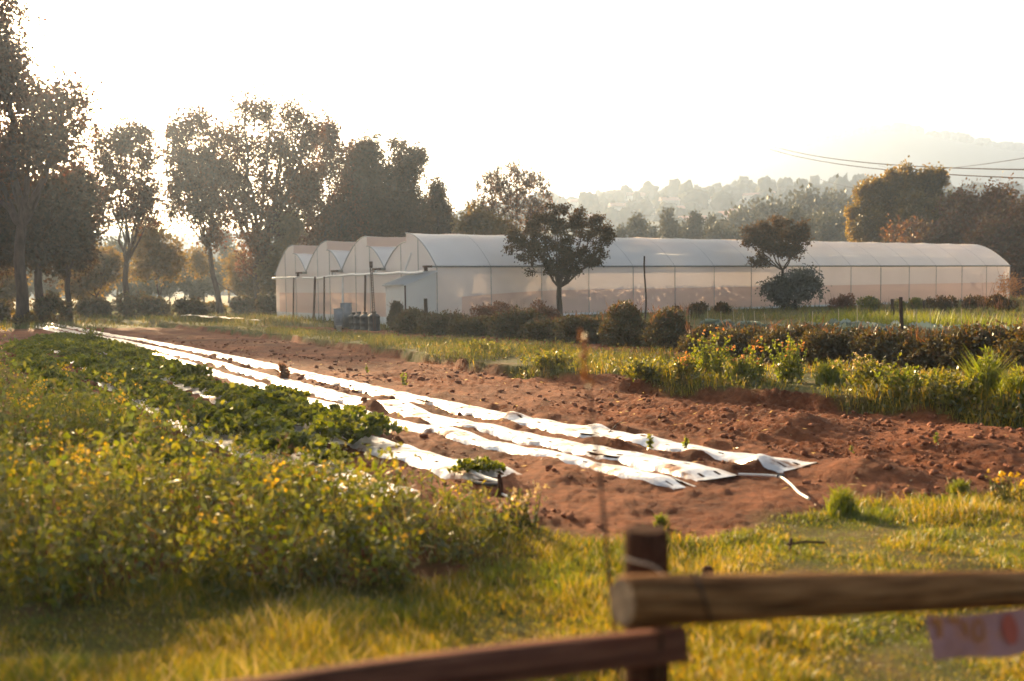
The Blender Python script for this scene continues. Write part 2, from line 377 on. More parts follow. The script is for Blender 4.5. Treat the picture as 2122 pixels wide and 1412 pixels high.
# ------------------------------------------------------------------ ground
def build_ground():
    th = np.concatenate([np.linspace(-180, -44, 50, endpoint=False), np.linspace(-44, 44, 620, endpoint=False), np.linspace(44, 180, 50, endpoint=False)]) * PI / 180
    rr = np.concatenate([[.05, .5, 1.0], np.geomspace(1.4, 130, 640), np.geomspace(140, 1500, 24)])
    A, B = np.meshgrid(th, rr)
    x = np.sin(A) * B; y = np.cos(A) * B
    soil = soilmask(x, y); z = gz(x, y) + micro(x, y, soil)
    nr, nc = x.shape
    mb = MB(); i = np.arange(nr - 1)[:, None] * nc + np.arange(nc)[None]; j = np.arange(nr - 1)[:, None] * nc + (np.arange(nc)[None] + 1) % nc
    mb.add(np.stack([x, y, z], -1).reshape(-1, 3), np.stack([i, j, j + nc, i + nc], -1).reshape(-1, 4))
    me = mb.mesh('ground', M['earth'], True)
    a = me.attributes.new('soil', 'FLOAT', 'POINT'); a.data.foreach_set('value', soil.ravel().astype(np.float32))
    link('ground', me, kind='structure', label='reddish brown farm soil and grassy ground')
build_ground()

# ------------------------------------------------------------------ film rows
def film_row(o, s0, s1, w, seed, label):
    ds = .07; S = np.arange(s0, s1, ds); nq = 14; Q = np.linspace(-1, 1, nq + 1)
    s, q = np.meshgrid(S, Q, indexing='ij')
    near = .5 * w * (1 - .42 * np.clip(fbm(s * .75, 0 * s, seed, 3) + .25, 0, 1) - .25 * (((s * .83 + seed) % 1.0)) ** 3)
    far = .5 * w * (1 - .35 * np.clip(fbm(s * .9, 0 * s + 5, seed + 9, 3) + .1, 0, 1))
    off = o + np.where(q > 0, q * near, q * far) + .03 * fbm(s * .35, 0 * s, seed + 4, 3)
    x, y = rowpt(s, off)
    z = gz(x, y, False) + .02 + .035 * (1 - q * q) + .014 * fbm(s * 2.4, q * 1.2, seed + 2, 4) + .005 * np.sin(s * 11 + 3 * fbm(s, q, seed))
    ends = sstep(s0, s0 + .25, s); z = gz(x, y, False) + (z - gz(x, y, False)) * ends + .008
    z = np.where(np.abs(q) > .95, gz(x, y, False) - .02, z)
    nS = len(S); mb = MB()
    i = np.arange(nS - 1)[:, None] * (nq + 1) + np.arange(nq)[None]
    f = np.stack([i, i + 1, i + nq + 2, i + nq + 1], -1)
    keep = np.ones(f.shape[:2], bool)
    for c in (4, 9):
        keep[(2 + c) % 5::5, c] = False
    # tears and gaps where soil was thrown over the edge
    cs = S[:-1][:, None]; cq = .5 * (Q[:-1] + Q[1:])[None]
    tear = fbm(cs * 1.6 + 0 * cq, cq * 1.5 + 0 * cs, seed + 30, 3)
    keep &= ~((tear > .5) & (np.abs(cq) > .3))
    mb.add(np.stack([x, y, z], -1).reshape(-1, 3), f[keep])
    return link('mulch_film', mb.mesh('mulch_film', M['mulch'], True), label=label, cat='plastic mulch', group='silver plastic mulch strips in the field')
film_row(ROWS[0] + .05, -.12, RL, .58, 100, 'widest silver mulch film strip, the one along the bare tilled soil')
film_row(ROWS[1], .05, RL, .54, 200, 'middle silver mulch film strip between the two others with punched holes')
film_row(ROWS[2], -.1, RL, .36, 300, 'narrow torn silver mulch strip half covered by soil, nearest of the three bare ones')
s4 = roff(985, 1003)[0]
film_row(ROWS[3], s4, RL * .7, .62, 400, 'shiny mulch film strip under the front row of leafy crop')
film_row(ROWS[4], s4 - .3, RL * .6, .62, 500, 'glinting mulch film strip deep among the leafy crop and weeds')
# far strip beyond the field
def far_strip():
    a = G(385, 663); b = G(530, 676); mb = MB(); n = 60
    t = np.linspace(0, 1, n); c = a[None] + (b - a)[None] * t[:, None]; d = (b - a)[:2] / np.linalg.norm((b - a)[:2]); nn = np.array([-d[1], d[0]])
    w = .35 + .3 * fbm(t * 9, 0 * t, 7, 3)
    L = np.stack([c[:, 0] + nn[0] * w, c[:, 1] + nn[1] * w], 1); Rr = np.stack([c[:, 0] - nn[0] * w, c[:, 1] - nn[1] * w], 1)
    zl = gz(L[:, 0], L[:, 1]) + .32 + .1 * fbm(t * 14, 0 * t, 4, 3); zr = gz(Rr[:, 0], Rr[:, 1]) + .32 + .1 * fbm(t * 14, 0 * t, 6, 3)
    v = np.concatenate([np.c_[L, zl], np.c_[Rr, zr]]); f = [(i, i + 1, n + i + 1, n + i) for i in range(n - 1) if fbm(np.array([i * .35]), np.array([0.]), 3, 2)[0] < .22]
    mb.add(v, f); link('mulch_film', mb.mesh('mulch_film', M['mulch']), label='short distant strip of shiny film in the weeds before the left trees', cat='plastic mulch')
far_strip()

# ------------------------------------------------------------------ clods
def ico():
    t = (1 + 5 ** .5) / 2
    v = np.array([(-1, t, 0), (1, t, 0), (-1, -t, 0), (1, -t, 0), (0, -1, t), (0, 1, t), (0, -1, -t), (0, 1, -t), (t, 0, -1), (t, 0, 1), (-t, 0, -1), (-t, 0, 1)], float)
    f = np.array([(0, 11, 5), (0, 5, 1), (0, 1, 7), (0, 7, 10), (0, 10, 11), (1, 5, 9), (5, 11, 4), (11, 10, 2), (10, 7, 6), (7, 1, 8), (3, 9, 4), (3, 4, 2), (3, 2, 6), (3, 6, 8), (3, 8, 9), (4, 9, 5), (2, 4, 11), (6, 2, 10), (8, 6, 7), (9, 8, 1)])
    return v / np.linalg.norm(v[0]), f
def wpts(n, xr, yr):
    return R.uniform(*xr, n), R.uniform(*yr, n)
IV, IF = ico()
def clods():
    mb = MB(); n = 60000
    d = 4.5 * (40 / 4.5) ** R.uniform(0, 1, n); a = R.uniform(-.75, .75, n); x = d * a; y = d
    s, o = rowco(x, y)
    onfilm = (s > -.7) & (np.min([np.abs(o - r) for r in ROWS[:4]], axis=0) < .27)
    k = (soilmask(x, y) > .6) & (~onfilm | (R.uniform(0, 1, n) < .10)) & (vn(x * .8, y * .8, 77) + R.uniform(-.5, .5, n) > .12)
    x, y = x[k], y[k]; n = len(x)
    r = np.minimum(.004 + .0065 * R.exponential(1, n) ** 1.4, .042) * np.sqrt(y / 10).clip(.7, 1.7)
    z = gzm(x, y)
    v = IV[None] * (1 + .5 * R.uniform(-1, 1, (n, 12, 1))) * r[:, None, None] * np.array([1, 1, .7])
    v = v + np.stack([x, y, z + r * .3], 1)[:, None]
    mb.add(v.reshape(-1, 3), (IF[None] + 12 * np.arange(n)[:, None, None]).reshape(-1, 3))
    link('soil_clods', mb.mesh('soil_clods', M['clod']), kind='stuff', label='loose reddish clods scattered over the tilled field', cat='soil clods')
clods()

def straw():
    mb = MB(); n = 2600; d = 5 * (30 / 5) ** R.uniform(0, 1, n); a = R.uniform(-.7, .75, n); x = d * a; y = d
    k = (soilmask(x, y) > .6) & (vn(x * .7, y * .7, 88) > -.1); x, y = x[k], y[k]; n = len(x)
    D = R.normal(size=(n, 3)) * np.array([1, 1, .25]); mb.leaves(np.stack([x, y, gzm(x, y) + .012], 1), D, R.uniform(.03, .10, n), .0025 + .0004 * y)
    link('straw_litter', mb.mesh('straw_litter', M['pale']), kind='stuff', label='pale straw bits lying on the tilled soil', cat='straw')
straw()
# ------------------------------------------------------------------ grass
def inpoly(x, y, P):
    P = np.asarray(P); c = np.zeros(len(x), bool); j = len(P) - 1
    for i in range(len(P)):
        xi, yi = P[i]; xj, yj = P[j]
        c ^= ((yi > y) != (yj > y)) & (x < (xj - xi) * (y - yi) / (yj - yi + 1e-12) + xi); j = i
    return c
def rand_dir(n, up=0.0, spread=1.0):
    d = R.normal(size=(n, 3)) * spread; d[:, 2] += up
    return d / np.linalg.norm(d, axis=1)[:, None]
def lawn():
    mb = MB(); n = 1150000
    d = 1.5 * (13 / 1.5) ** (R.uniform(0, 1, n) ** .8); a = R.uniform(-.85, .85, n); x = d * a; y = d
    m = soilmask(x, y); patch = fbm(x * 1.1, y * 1.1, 61, 4)
    k = (m < .55) & (y < yl(x) + 1.2) & (R.uniform(-.5, .6, n) < patch * 1.0 + .78 - m * .9)
    x, y, patch = x[k], y[k], patch[k]; n = len(x)
    H = (.02 + .05 * R.uniform(0, 1, n) ** 1.6) * (1 + 1.9 * np.clip(patch * 1.4, -.3, .9)) * np.where(x < 0, 1.2, .85)
    c3 = fbm(x * 1.6 + 9, y * 1.6, 66, 3) + .25 * R.normal(size=n); sel = np.where(c3 > .08, 1, np.where(R.uniform(0, 1, n) < .06, 2, 0))
    for q in (0, 1, 2):
        i_ = sel == q; m_ = i_.sum()
        mb.blades(np.stack([x, y, gzm(x, y) - .01], 1)[i_], H[i_] * (1, .85, 1.25)[q], R.uniform(.15, .9, m_), R.uniform(.0009, .0021, m_) * (1 + d[k][i_] * .12), q)
    print('lawn', n)
    link('lawn_grass', mb.mesh('lawn_grass', [M['grass'], M['grass_green'], M['pale']]), kind='stuff', label='golden backlit grass around the wooden fence', cat='grass')
lawn()
def strip():
    mb = MB(); n = 620000
    d = 9 * (95 / 9) ** R.uniform(0, 1, n); a = R.uniform(-.62, .72, n); x = d * a; y = d
    nn = fbm(x * .9, y * .9, 21, 4)
    ins = ((y - yb(x)) + .5 * nn > .12) & (y < yt(x) - .4 + .8 * nn)
    clump = fbm(x * .8, y * .8, 65, 4)
    k = ins & (R.uniform(-.5, .6, n) < clump * 2.2 + .06)
    x, y, clump = x[k], y[k], clump[k]; n = len(x)
    H = (.05 + .16 * R.uniform(0, 1, n)) * (1 + 1.8 * np.clip(clump, -.4, .5))
    h2 = n * 2 // 3
    P = np.stack([x, y, gzm(x, y) - .02], 1)
    mm = ((x[:h2] > 1.5 + R.normal(0, 1.5, h2)) & (y[:h2] < 24)).astype(int)  # sunlit right part of the verge put in by a brighter grass colour
    for q in (0, 1):
        i_ = mm == q; mb.blades(P[:h2][i_], H[:h2][i_], R.uniform(.1, .7, i_.sum()), .0028 * (1 + y[:h2][i_] * .05), q)
    Q = P[h2:].copy(); Q[:, 2] += H[h2:] * R.uniform(.1, .9, n - h2)
    mb.leaves(Q, rand_dir(n - h2, .6), R.uniform(.05, .11, n - h2), R.uniform(.012, .03, n - h2))
    print('strip', n)
    link('grass_verge', mb.mesh('grass_verge', [M['grass_dull'], M['grass']]), kind='stuff', label='weedy grass strip along the bank above the tilled soil', cat='grass')
strip()
def backgrass():
    mb = MB(); n = 170000
    d = 16 * (105 / 16) ** R.uniform(0, 1, n); a = R.uniform(-.66, .72, n); x = d * a; y = d
    nn = fbm(x * .35, y * .35, 25, 4)
    # not inside the greenhouse: behind its front wall
    ghw = inpoly(x, y, [(-3.7, 48), (-16.8, 68.4), (26, 96), (39.5, 75.4)])
    uu = 1061 + FPX * x / y; vv = 589 - .0131 * (uu - 1061) + 3400 / y
    k = (y > yh(x) + .3) & ~ghw & ~((uu > 1400) & (vv > 663) & (vv < 722)) & (R.uniform(-.5, .6, n) < nn * 1.4 + .22)
    x, y, nn = x[k], y[k], nn[k]; n = len(x)
    H = (.10 + .25 * R.uniform(0, 1, n)) * (1 + 1.2 * np.clip(nn, -.3, .6))
    mb.blades(np.stack([x, y, gzm(x, y) - .02], 1), H, R.uniform(.1, .7, n), .005 * (1 + y * .05))
    print('back', n)
    link('meadow_grass', mb.mesh('meadow_grass', M['grass_dull']), kind='stuff', label='rough grass between the hedge and the greenhouse', cat='grass')
backgrass()

# ------------------------------------------------------------------ wild thicket on the left
def thicket():
    poly = [G(u, v)[:2] for u, v in [(-700, 1250), (-150, 1275), (300, 1258), (700, 1228), (950, 1185), (1060, 1120), (1010, 1050), (850, 1060), (560, 1010), (300, 940), (0, 845), (-300, 780), (-900, 830)]]
    poly = np.array(poly); lo = poly.min(0); hi = poly.max(0)
    n = 5200; x = R.uniform(max(lo[0], -9), hi[0], n); y = R.uniform(lo[1], min(hi[1], 16), n)
    k = inpoly(x, y, poly); x, y = x[k], y[k]
    k = np.abs(x / y) < .8; x, y = x[k], y[k]; n = len(x)
    u = 1061 + FPX * x / y
    hmax = np.interp(u, [-400, 0, 300, 500, 700, 900, 1060], [.9, .8, .52, .42, .36, .27, .14])
    H = hmax * (.5 + .5 * R.uniform(0, 1, n) ** 1.3) * (1 + 1.3 * fbm(x * .75, y * .75, 71, 3)) * sstep(-.2, .9, y - yl(x) + 1.0)
    H = np.maximum(H, .12)
    base = np.stack([x, y, gzm(x, y)], 1)
    tall = R.uniform(0, 1, n) < .12 * (1 + 2 * np.clip(vn(x * 1.3, y * 1.3, 97) * 2, -.5, 1)); H = np.where(tall, H * R.uniform(1.3, 1.75, n), H)
    lean = R.normal(0, .18, (n, 2)) * H[:, None]
    mb = MB(); per = 34
    t = R.uniform(.08, 1.0, (n, per))
    c = base[:, None] + np.stack([lean[:, None, 0] * t, lean[:, None, 1] * t, H[:, None] * t], -1)
    sp = .035 + .10 * H[:, None] * (1 - t * .5)
    c = c + R.normal(size=c.shape) * sp[..., None]
    c[..., 2] = np.maximum(c[..., 2], base[:, None, 2] + .01)
    c = c.reshape(-1, 3); kk = len(c)
    sp_ = vn(x * .7 + 40, y * .7, 91) + .35 * R.normal(size=n); kind = np.where(sp_ > .33, 4, np.where(sp_ < -.28, 5, np.where(R.uniform(0, 1, n) < .12, 6, 0)))
    kd_ = np.repeat(kind, per)
    for ki, (l0, l1, w0, w1) in {0: (.03, .085, .007, .018), 4: (.05, .13, .004, .009), 5: (.03, .07, .010, .024), 6: (.03, .08, .003, .008)}.items():
        q = kd_ == ki; nq = q.sum(); mb.leaves(c[q], rand_dir(nq, .5), R.uniform(l0, l1, nq), R.uniform(w0, w1, nq), ki)
    mb.blades(base, H * 1.02, R.uniform(.05, .3, n), .004, 1)
    # grass between the stems
    e = np.repeat(base, 5, 0) + R.normal(0, .12, (n * 5, 3)) * np.array([1, 1, 0]); e[:, 2] = gzm(e[:, 0], e[:, 1])
    mb.blades(e, np.repeat(H, 5) * R.uniform(.3, .8, n * 5), R.uniform(.2, .7, n * 5), .004, 0)
    # small yellow and straw coloured flower heads near the tops
    fl = R.uniform(0, 1, n) < .06 * (1 + 1.8 * np.clip(vn(x * 1.1, y * 1.1, 90) * 2, -1, 1))
    pos = base[fl] + np.stack([lean[fl, 0], lean[fl, 1], H[fl] * 1.02], 1); nf = len(pos)
    for q in range(9):
        mb.leaves(pos + R.normal(0, .022, (nf, 3)), rand_dir(nf, .5), .026, .010, 2)
    fb = R.uniform(0, 1, n) < .018
    pos = base[fb] + np.stack([lean[fb, 0], lean[fb, 1], H[fb] * 1.03], 1); nb = len(pos)
    for q in range(22): mb.leaves(pos + R.normal(0, .032, (nb, 3)), rand_dir(nb, .5), .034, .013, 2)
    fp = R.uniform(0, 1, n) < .14
    pos = base[fp] + np.stack([lean[fp, 0], lean[fp, 1], H[fp] * R.uniform(.8, 1.08, fp.sum())], 1)
    for q in range(5):
        mb.leaves(pos + R.normal(0, .02, pos.shape), rand_dir(len(pos), .5), .022, .010, 3)
    print('thicket', n)
    link('wildflower_thicket', mb.mesh('wildflower_thicket', [M['weed'], M['stem'], M['yellow'], M['pale'], M['grass_dull'], M['weed_bright'], M['rusty']]), kind='stuff', label='dense tangle of yellow flowering weeds on the left', cat='weeds')
thicket()

def weed_mesh(n, h, spread, leafm, flower=None, nf=0, lsz=(.05, .11), per=30, seed=0, upright=.6, lw=.22):
    mb = MB()
    for i in range(n):
        b = np.array([R.normal(0, spread * .4), R.normal(0, spread * .4), 0]); hh = h * R.uniform(.55, 1.0)
        top = b + np.array([R.normal(0, spread * .5), R.normal(0, spread * .5), hh])
        t = np.linspace(0, 1, 5)[:, None]; pts = b + (top - b) * t + np.array([0, 0, 1]) * 0
        mb.tube(pts, np.linspace(.007, .002, 5), 4, 1, False)
        tt = R.uniform(.05, 1, per)[:, None]; P = b + (top - b) * tt
        D = rand_dir(per, upright); mb.leaves(P, D, R.uniform(*lsz, per) * (1.15 - .6 * tt[:, 0]), R.uniform(*lsz, per) * lw, 0)
        if flower and R.uniform() < nf:
            for q in range(3):
                c = top + R.normal(0, .035, 3)
                mb.leaves(np.repeat(c[None], 6, 0), rand_dir(6, .4), .03, .010, 2)
    return mb.mesh('weed', [leafm, M['stem'], flower or M['yellow']])
CL = [  # u, v base, height, spread, kind, flowers, label
    (1470, 808, .75, .28, 'weed_bright', 'orange', 'tall weed clump with orange flower heads on the bank'),
    (1545, 818, .55, .30, 'weed_bright', 'orange', 'bushy green weed between the two orange flowered clumps'),
    (1635, 815, .72, .26, 'weed_bright', 'orange', 'orange topped weed clump standing in the middle of the bank'),
    (1720, 822, .40, .2, 'tuft', None, 'low rounded bright green tuft on the bank'),
    (1795, 840, .5, .3, 'weed', 'pale', 'weed with pale seed heads on the grassy bank'),
    (1880, 848, .4, .3, 'weed_bright', None, 'low leafy weed on the bank right of the pale seed heads'),
    (2042, 858, .75, .2, 'tuft', None, 'tallest pointed bright green weed at the right end of the bank'),
    (2105, 872, .55, .2, 'tuft', None, 'second pointed green weed at the right picture edge'),
    (1340, 808, .35, .35, 'weed', None, 'dull green leafy weed left of the orange flowered clumps'),
    (1415, 815, .45, .2, 'weed', 'orange', 'thin weed with dry orange leaves at the left of the flowered clumps'),
    (1965, 862, .42, .32, 'weed', None, 'spreading weed beside the tallest pointed weed'),
    (1150, 780, .3, .4, 'weed', None, 'low weed near the bank edge beneath the hedge gap'),
    (1000, 752, .35, .4, 'weed', None, 'ragged weed on the bank below the white shed'),
    (1745, 1068, .24, .10, 'tuft', None, 'solitary bright green tuft at the edge of the lawn'),
    (1370, 1092, .12, .05, 'tuft', None, 'small green weed behind the dark fence post'),
    (1085, 1090, .30, .12, 'weed', 'pale', 'thin seeded weed at the end of the thicket'),
    (2075, 1040, .26, .12, 'grass_dull', 'yellow', 'yellow dotted weed on the lawn at the right edge'),
    (1990, 1022, .14, .09, 'tuft', None, 'small grass tuft at the field edge near the right side'),
    (190, 720, .8, .3, 'weed_bright', None, 'yellowish leafy plant rising above the dark crop rows at far left'),
    (590, 790, .35, .07, 'rusty', None, 'dry reddish seed stalk beside the crop rows'),
]
for u, v, h, sp, kd, fl, lb in CL:
    g = G(u, v); g[2] = gzm(g[0], g[1])
    if kd == 'tuft':
        mb = MB(); n = int(300 + 700 * sp); b = np.c_[np.clip(R.normal(0, sp * .4, (n, 2)), -sp, sp), np.zeros(n)]; rr_ = np.hypot(b[:, 0], b[:, 1]) / sp
        mb.blades(b, h * R.uniform(.4, 1, n) * (1.1 - .5 * np.clip(rr_, 0, 1)), R.uniform(.1, .6, n), .003 + .0004 * g[1]); q = np.repeat(b[:n // 2], 1, 0); q[:, 2] = h * R.uniform(.2, .85, n // 2) * (1.1 - .5 * np.clip(rr_[:n // 2], 0, 1))
        mb.leaves(q, rand_dir(n // 2, 1.0), h * R.uniform(.08, .2, n // 2), h * .018, 0)
        link('weed_clump', mb.mesh('weed', M['weed_bright']), None, g, label=lb, cat='weed', group='weeds standing out on bank and lawn'); continue
    e = weed_mesh(int(10 + 60 * sp), h, sp, M[kd], M[fl] if fl else None, .35, (.05, .12) if g[1] > 10 else (.03, .07), 34 if g[1] > 10 else 12, lw=.22 if g[1] > 10 else .13)
    link('weed_clump', e, None, g, label=lb, cat='weed', group='weeds standing out on bank and lawn')
# nearer flowering weeds in front of the thicket
NW = [(430, 1225, .42), (820, 1215, .42), (720, 1150, .5), (180, 1180, .6), (640, 1090, .55), (880, 1130, .36), (980, 1130, .22), (60, 1120, .75)]
wm = [weed_mesh(7, 1.0, .28, M['weed'], M['yellow'], .8, (.06, .16), 26) for _ in range(3)]
for i, (u, v, h) in enumerate(NW):
    g = G(u, v); g[2] = gzm(g[0], g[1])
    link('flowering_weed', wm[i % 3], None, g, R.uniform(0, 6), h, label='yellow flowering weed standing at the front of the thicket', cat='weed', group='flowering weeds before the thicket')

# ------------------------------------------------------------------ leafy crop
def crop_mesh(nl, h, curl, mat, wide=.5, frill=0):
    mb = MB()
    for i in range(nl):
        a = i * 2.4 + R.uniform(-.3, .3); f = i / nl
        L = h * (1.0 - .35 * f) * R.uniform(.85, 1.1); el = math.radians(((12 + 52 * f) if frill else (20 + 62 * f)) + R.uniform(-8, 8))
        ns, nw = (12, 9) if frill else (8, 7); t = np.linspace(0, 1, ns)[:, None]; w = np.linspace(-1, 1, nw)[None]
        width = L * wide * np.sin(PI * np.clip(t * .85 + .12, 0, 1)) ** (.45 if frill else .8) * (.25 + .75 * (t > .18))
        rr = L * t * math.cos(el) + 0 * w; zz = L * t * math.sin(el) - .35 * L * t ** 2.2 * math.cos(el) + 0 * w
        ph = R.uniform(0, 6)
        fr = curl * L * np.abs(w) ** 1.5 * np.sin(t * 15 + ph + w * 3) + .18 * L * np.abs(w) ** 2 * .5
        sx = width * w * (1 + .18 * np.sin(t * 21 + ph))
        if frill: fr = fr + frill * L * np.abs(w) * np.sin(t * 31 + 2 * np.sign(w) + ph) + .3 * L * np.abs(w) ** 2; sx = sx * (1 + .22 * np.sin(t * 24 + ph * 2))
        x = rr * math.cos(a) - sx * math.sin(a); y = rr * math.sin(a) + sx * math.cos(a); z = zz + fr + .02
        i0 = np.arange(ns - 1)[:, None] * nw + np.arange(nw - 1)[None]
        mb.add(np.stack([x, y, z], -1).reshape(-1, 3), np.stack([i0, i0 + 1, i0 + nw + 1, i0 + nw], -1).reshape(-1, 4))
    return mb.mesh('crop', mat, True)
def kale_mesh():
    mb = MB()
    for i in range(17):
        a = i * 2.4 + R.uniform(-.3, .3); f = i / 17; L = .40 * (1 - .25 * f) * R.uniform(.8, 1.15); el = math.radians(35 + 50 * f)
        k = 60; t = R.uniform(.3, 1, k) ** .8; w = R.choice([-1, 1], k) * R.uniform(.35, 1, k) ** .6 * .30 * L * np.sin(PI * np.clip(t * .8 + .15, 0, 1)) ** .5
        r = L * t * math.cos(el) + L * .25 * t ** 2; z = L * t * math.sin(el) - .38 * L * t ** 2.5
        p = np.stack([r * math.cos(a) - w * math.sin(a), r * math.sin(a) + w * math.cos(a), z + R.normal(0, .012, k) + .03], 1)
        D = np.stack([math.cos(a) - np.sign(w) * math.sin(a), math.sin(a) + np.sign(w) * math.cos(a), 0 * w + .3], 1) + R.normal(0, .6, (k, 3))
        mb.leaves(p, D, R.uniform(.04, .085, k), R.uniform(.018, .036, k), 0)
        tt = np.linspace(0, .95, 5); mb.tube(np.stack([(L * tt * math.cos(el) + L * .25 * tt ** 2) * math.cos(a), (L * tt * math.cos(el) + L * .25 * tt ** 2) * math.sin(a), L * tt * math.sin(el) - .38 * L * tt ** 2.5 + .02], 1), np.linspace(.009, .003, 5), 4, 1, False)
    return mb.mesh('kale_plant', [M['kale'], M['stem']])
KM = [kale_mesh() for _ in range(4)]
cnt = 0
for row, sa, sb, st in ((3, s4 + 2.3, 40, .50), (4, s4 + 1.3, 36, .55), (5, s4 + 1.8, 30, .55)):
    s = sa
    while s < sb:
        x, y = rowpt(s, ROWS[row] + R.normal(0, .10))
        link('kale_plant', KM[cnt % 4], None, (x, y, gz(x, y) + .02), R.uniform(0, 6.28), R.uniform(.65, 1.35), label='curly dark green crop plant growing in the rows beside the thicket', cat='crop plant', group='curly leaf crop plants in rows')
        cnt += 1; s += st * R.uniform(.8, 1.2) * (1 + .01 * s)
g = G(988, 990); link('kale_plant', KM[0], None, (g[0], g[1], gz(g[0], g[1])), 1., .62, label='lone crop plant on bare soil beside the end of the hose', cat='crop plant', group='curly leaf crop plants in rows')
SP = [(1347, 940, .14, 'wilted seedling on the plastic strip, left of its taller neighbour'), (1421, 946, .13, 'upright green seedling beside the soil heap on the strips'), (838, 803, .22, 'young plant at the far edge of the top film strip'), (1937, 935, .10, 'tiny seedling alone on rough soil at the right'), (1765, 945, .07, 'tiny sprout beside the soil mound'), (760, 778, .14, 'small sprout by the film strip in the left half')]
for u, v, h, lb in SP:
    g = G(u, v); g[2] = gzm(g[0], g[1]) + .03
    link('seedling', weed_mesh(4, h, h * .2, M['weed_bright'], None, 0, (h * .3, h * .55), 7, lw=.25), None, g, label=lb, cat='seedling')

# ------------------------------------------------------------------ greenhouse
O = np.array([-3.7, 48.0]); E1 = np.array([.8434, .5373]); E2 = np.array([-.5373, .8434])
SPAN = 6.0; NB = 16; BAY = 50.2 / NB; LEN = NB * BAY
EZ = float(at(907, 551, 48.0)[2])
def P(a, b, z):   # along the long side, along the gable, height
    p = O + E1 * a + E2 * b
    return np.array([p[0], p[1], z])
def gb(a, b):
    p = O + E1 * a + E2 * b
    return float(base_z(p[0], p[1]))
GH = empty('greenhouse', (*O, gb(0, 0)), 'long white multi-span plastic greenhouse with four arched roofs', 'greenhouse')
def part(name, mb, mat, smooth=False, parent=None, label=None):
    me = mb.mesh(name, mat, smooth); o = link(name, me, None, (0, 0, 0), label=label); o.parent = parent or GH
    o.matrix_parent_inverse = Matrix.Translation(-(parent or GH).location) if (parent or GH) is GH else Matrix.Identity(4)
    return o
def prof(k, n=16):
    """roof profile across span k as two curves (near half, far half) of (b, h)"""
    if k == 0: qa, hn, hf = 3.3, 1.78, 1.32
    else: qa, hn, hf = 2.3, 1.30, 1.86
    t = np.linspace(0, 1, n)
    near = np.stack([k * SPAN + qa * t, hn * np.sin(PI / 2 * t ** .92)], 1)
    t = t[::-1]
    far = np.stack([(k + 1) * SPAN - (SPAN - qa) * t, hf * np.sin(PI / 2 * t ** .92)], 1)
    return near, far
def sheet(curve, a0, a1, na, dz=0, jitter=.0, seed=0):
    A = np.linspace(a0, a1, na); mb = MB(); n = len(curve)
    v = []
    for a in A:
        bay = abs(math.sin(PI * a / BAY))
        for b, h in curve:
            v.append(P(a, b, EZ + h + dz - .035 * bay * (h > .05) + jitter * float(fbm(np.array([a * 1.3]), np.array([b * 2.0]), seed, 2)[0])))
    i = np.arange(na - 1)[:, None] * n + np.arange(n - 1)[None]
    mb.add(v, np.stack([i, i + 1, i + n + 1, i + n], -1).reshape(-1, 4)); return mb
for k in range(4):
    nr, fr = prof(k)
    part('roof', sheet(nr, -.04, LEN + .03, NB * 6 + 1), M['roof'], True)
    part('roof', sheet(fr, -.02, LEN, NB * 6 + 1, .004), M['roof'], True)
    tp = nr[-1] if k == 0 else fr[0]; bt = fr[0] if k == 0 else nr[-1]
    c = np.array([[tp[0], tp[1]], [.5 * (tp[0] + bt[0]), .5 * (tp[1] + bt[1])], [bt[0], bt[1] + .01]])
    part('roof_vent', sheet(c, 0, LEN, NB * 8 + 1, .01, .07, k), M['vent'], True)
    # gable walls at both ends
    for a in (0.0, LEN - .02):
        mb = MB(); pr = np.concatenate([nr, fr]); n = len(pr)
        up = [P(a, b, EZ + h - .01) for b, h in pr]; dn = [P(a, b, EZ) for b, h in pr]
        mb.add(up + dn, [(i, i + 1, n + i + 1, n + i) for i in range(n - 1) if abs(pr[i, 0] - pr[i + 1, 0]) > 1e-6])
        part('gable', mb, M['wallfilm'])
    # gable frame tubes
    mb = MB(); mb.tube([P(-.03, b, EZ + h) for b, h in nr], .03, 6); mb.tube([P(-.03, b, EZ + h) for b, h in fr], .03, 6)
    for q in (1.9, 3.9):
        h = np.interp(k * SPAN + q, np.concatenate([nr[:, 0], fr[1:, 0]]), np.concatenate([nr[:, 1], fr[1:, 1]]))
        mb.tube([P(-.04, k * SPAN + q, gb(0, k * SPAN + q)), P(-.04, k * SPAN + q, EZ + h)], .02, 5)
    part('gable_frame', mb, M['steel'])
# gable lower wall : upper film, dusty curtain, board
def wallstrip(pts, z0, z1, name, mat, lift=0.0, parent=None, wav=0):
    """vertical strip; pts = list of (a, b); z0/z1 functions of (a, b)"""
    mb = MB(); v = []
    for a, b in pts:
        v.append(P(a, b, z0(a, b))); v.append(P(a, b, z1(a, b)))
    mb.add(v, [(2 * i, 2 * i + 2, 2 * i + 3, 2 * i + 1) for i in range(len(pts) - 1)])
    return part(name, mb, mat, False, parent)
gpts = [(0.0, b) for b in np.linspace(0, 24, 49)]
wallstrip(gpts, lambda a, b: gb(a, b) + 1.72, lambda a, b: EZ, 'gable_wall', M['wallfilm'])
wallstrip([(-.012, b) for b in np.linspace(2.3, 23.3, 43)], lambda a, b: gb(a, b) + .42, lambda a, b: gb(a, b) + 1.74, 'roll_up_curtain', M['curtain'])
wallstrip(gpts, lambda a, b: gb(a, b) - .1, lambda a, b: gb(a, b) + .42, 'base_board', M['whitesheet'])
wallstrip([(-.01, b) for b in (0, 2.3)], lambda a, b: gb(a, b) + .42, lambda a, b: gb(a, b) + 1.72, 'gable_wall', M['wallfilm'])
wallstrip([(-.01, b) for b in (23.3, 24)], lambda a, b: gb(a, b) + .42, lambda a, b: gb(a, b) + 1.72, 'gable_wall', M['wallfilm'])
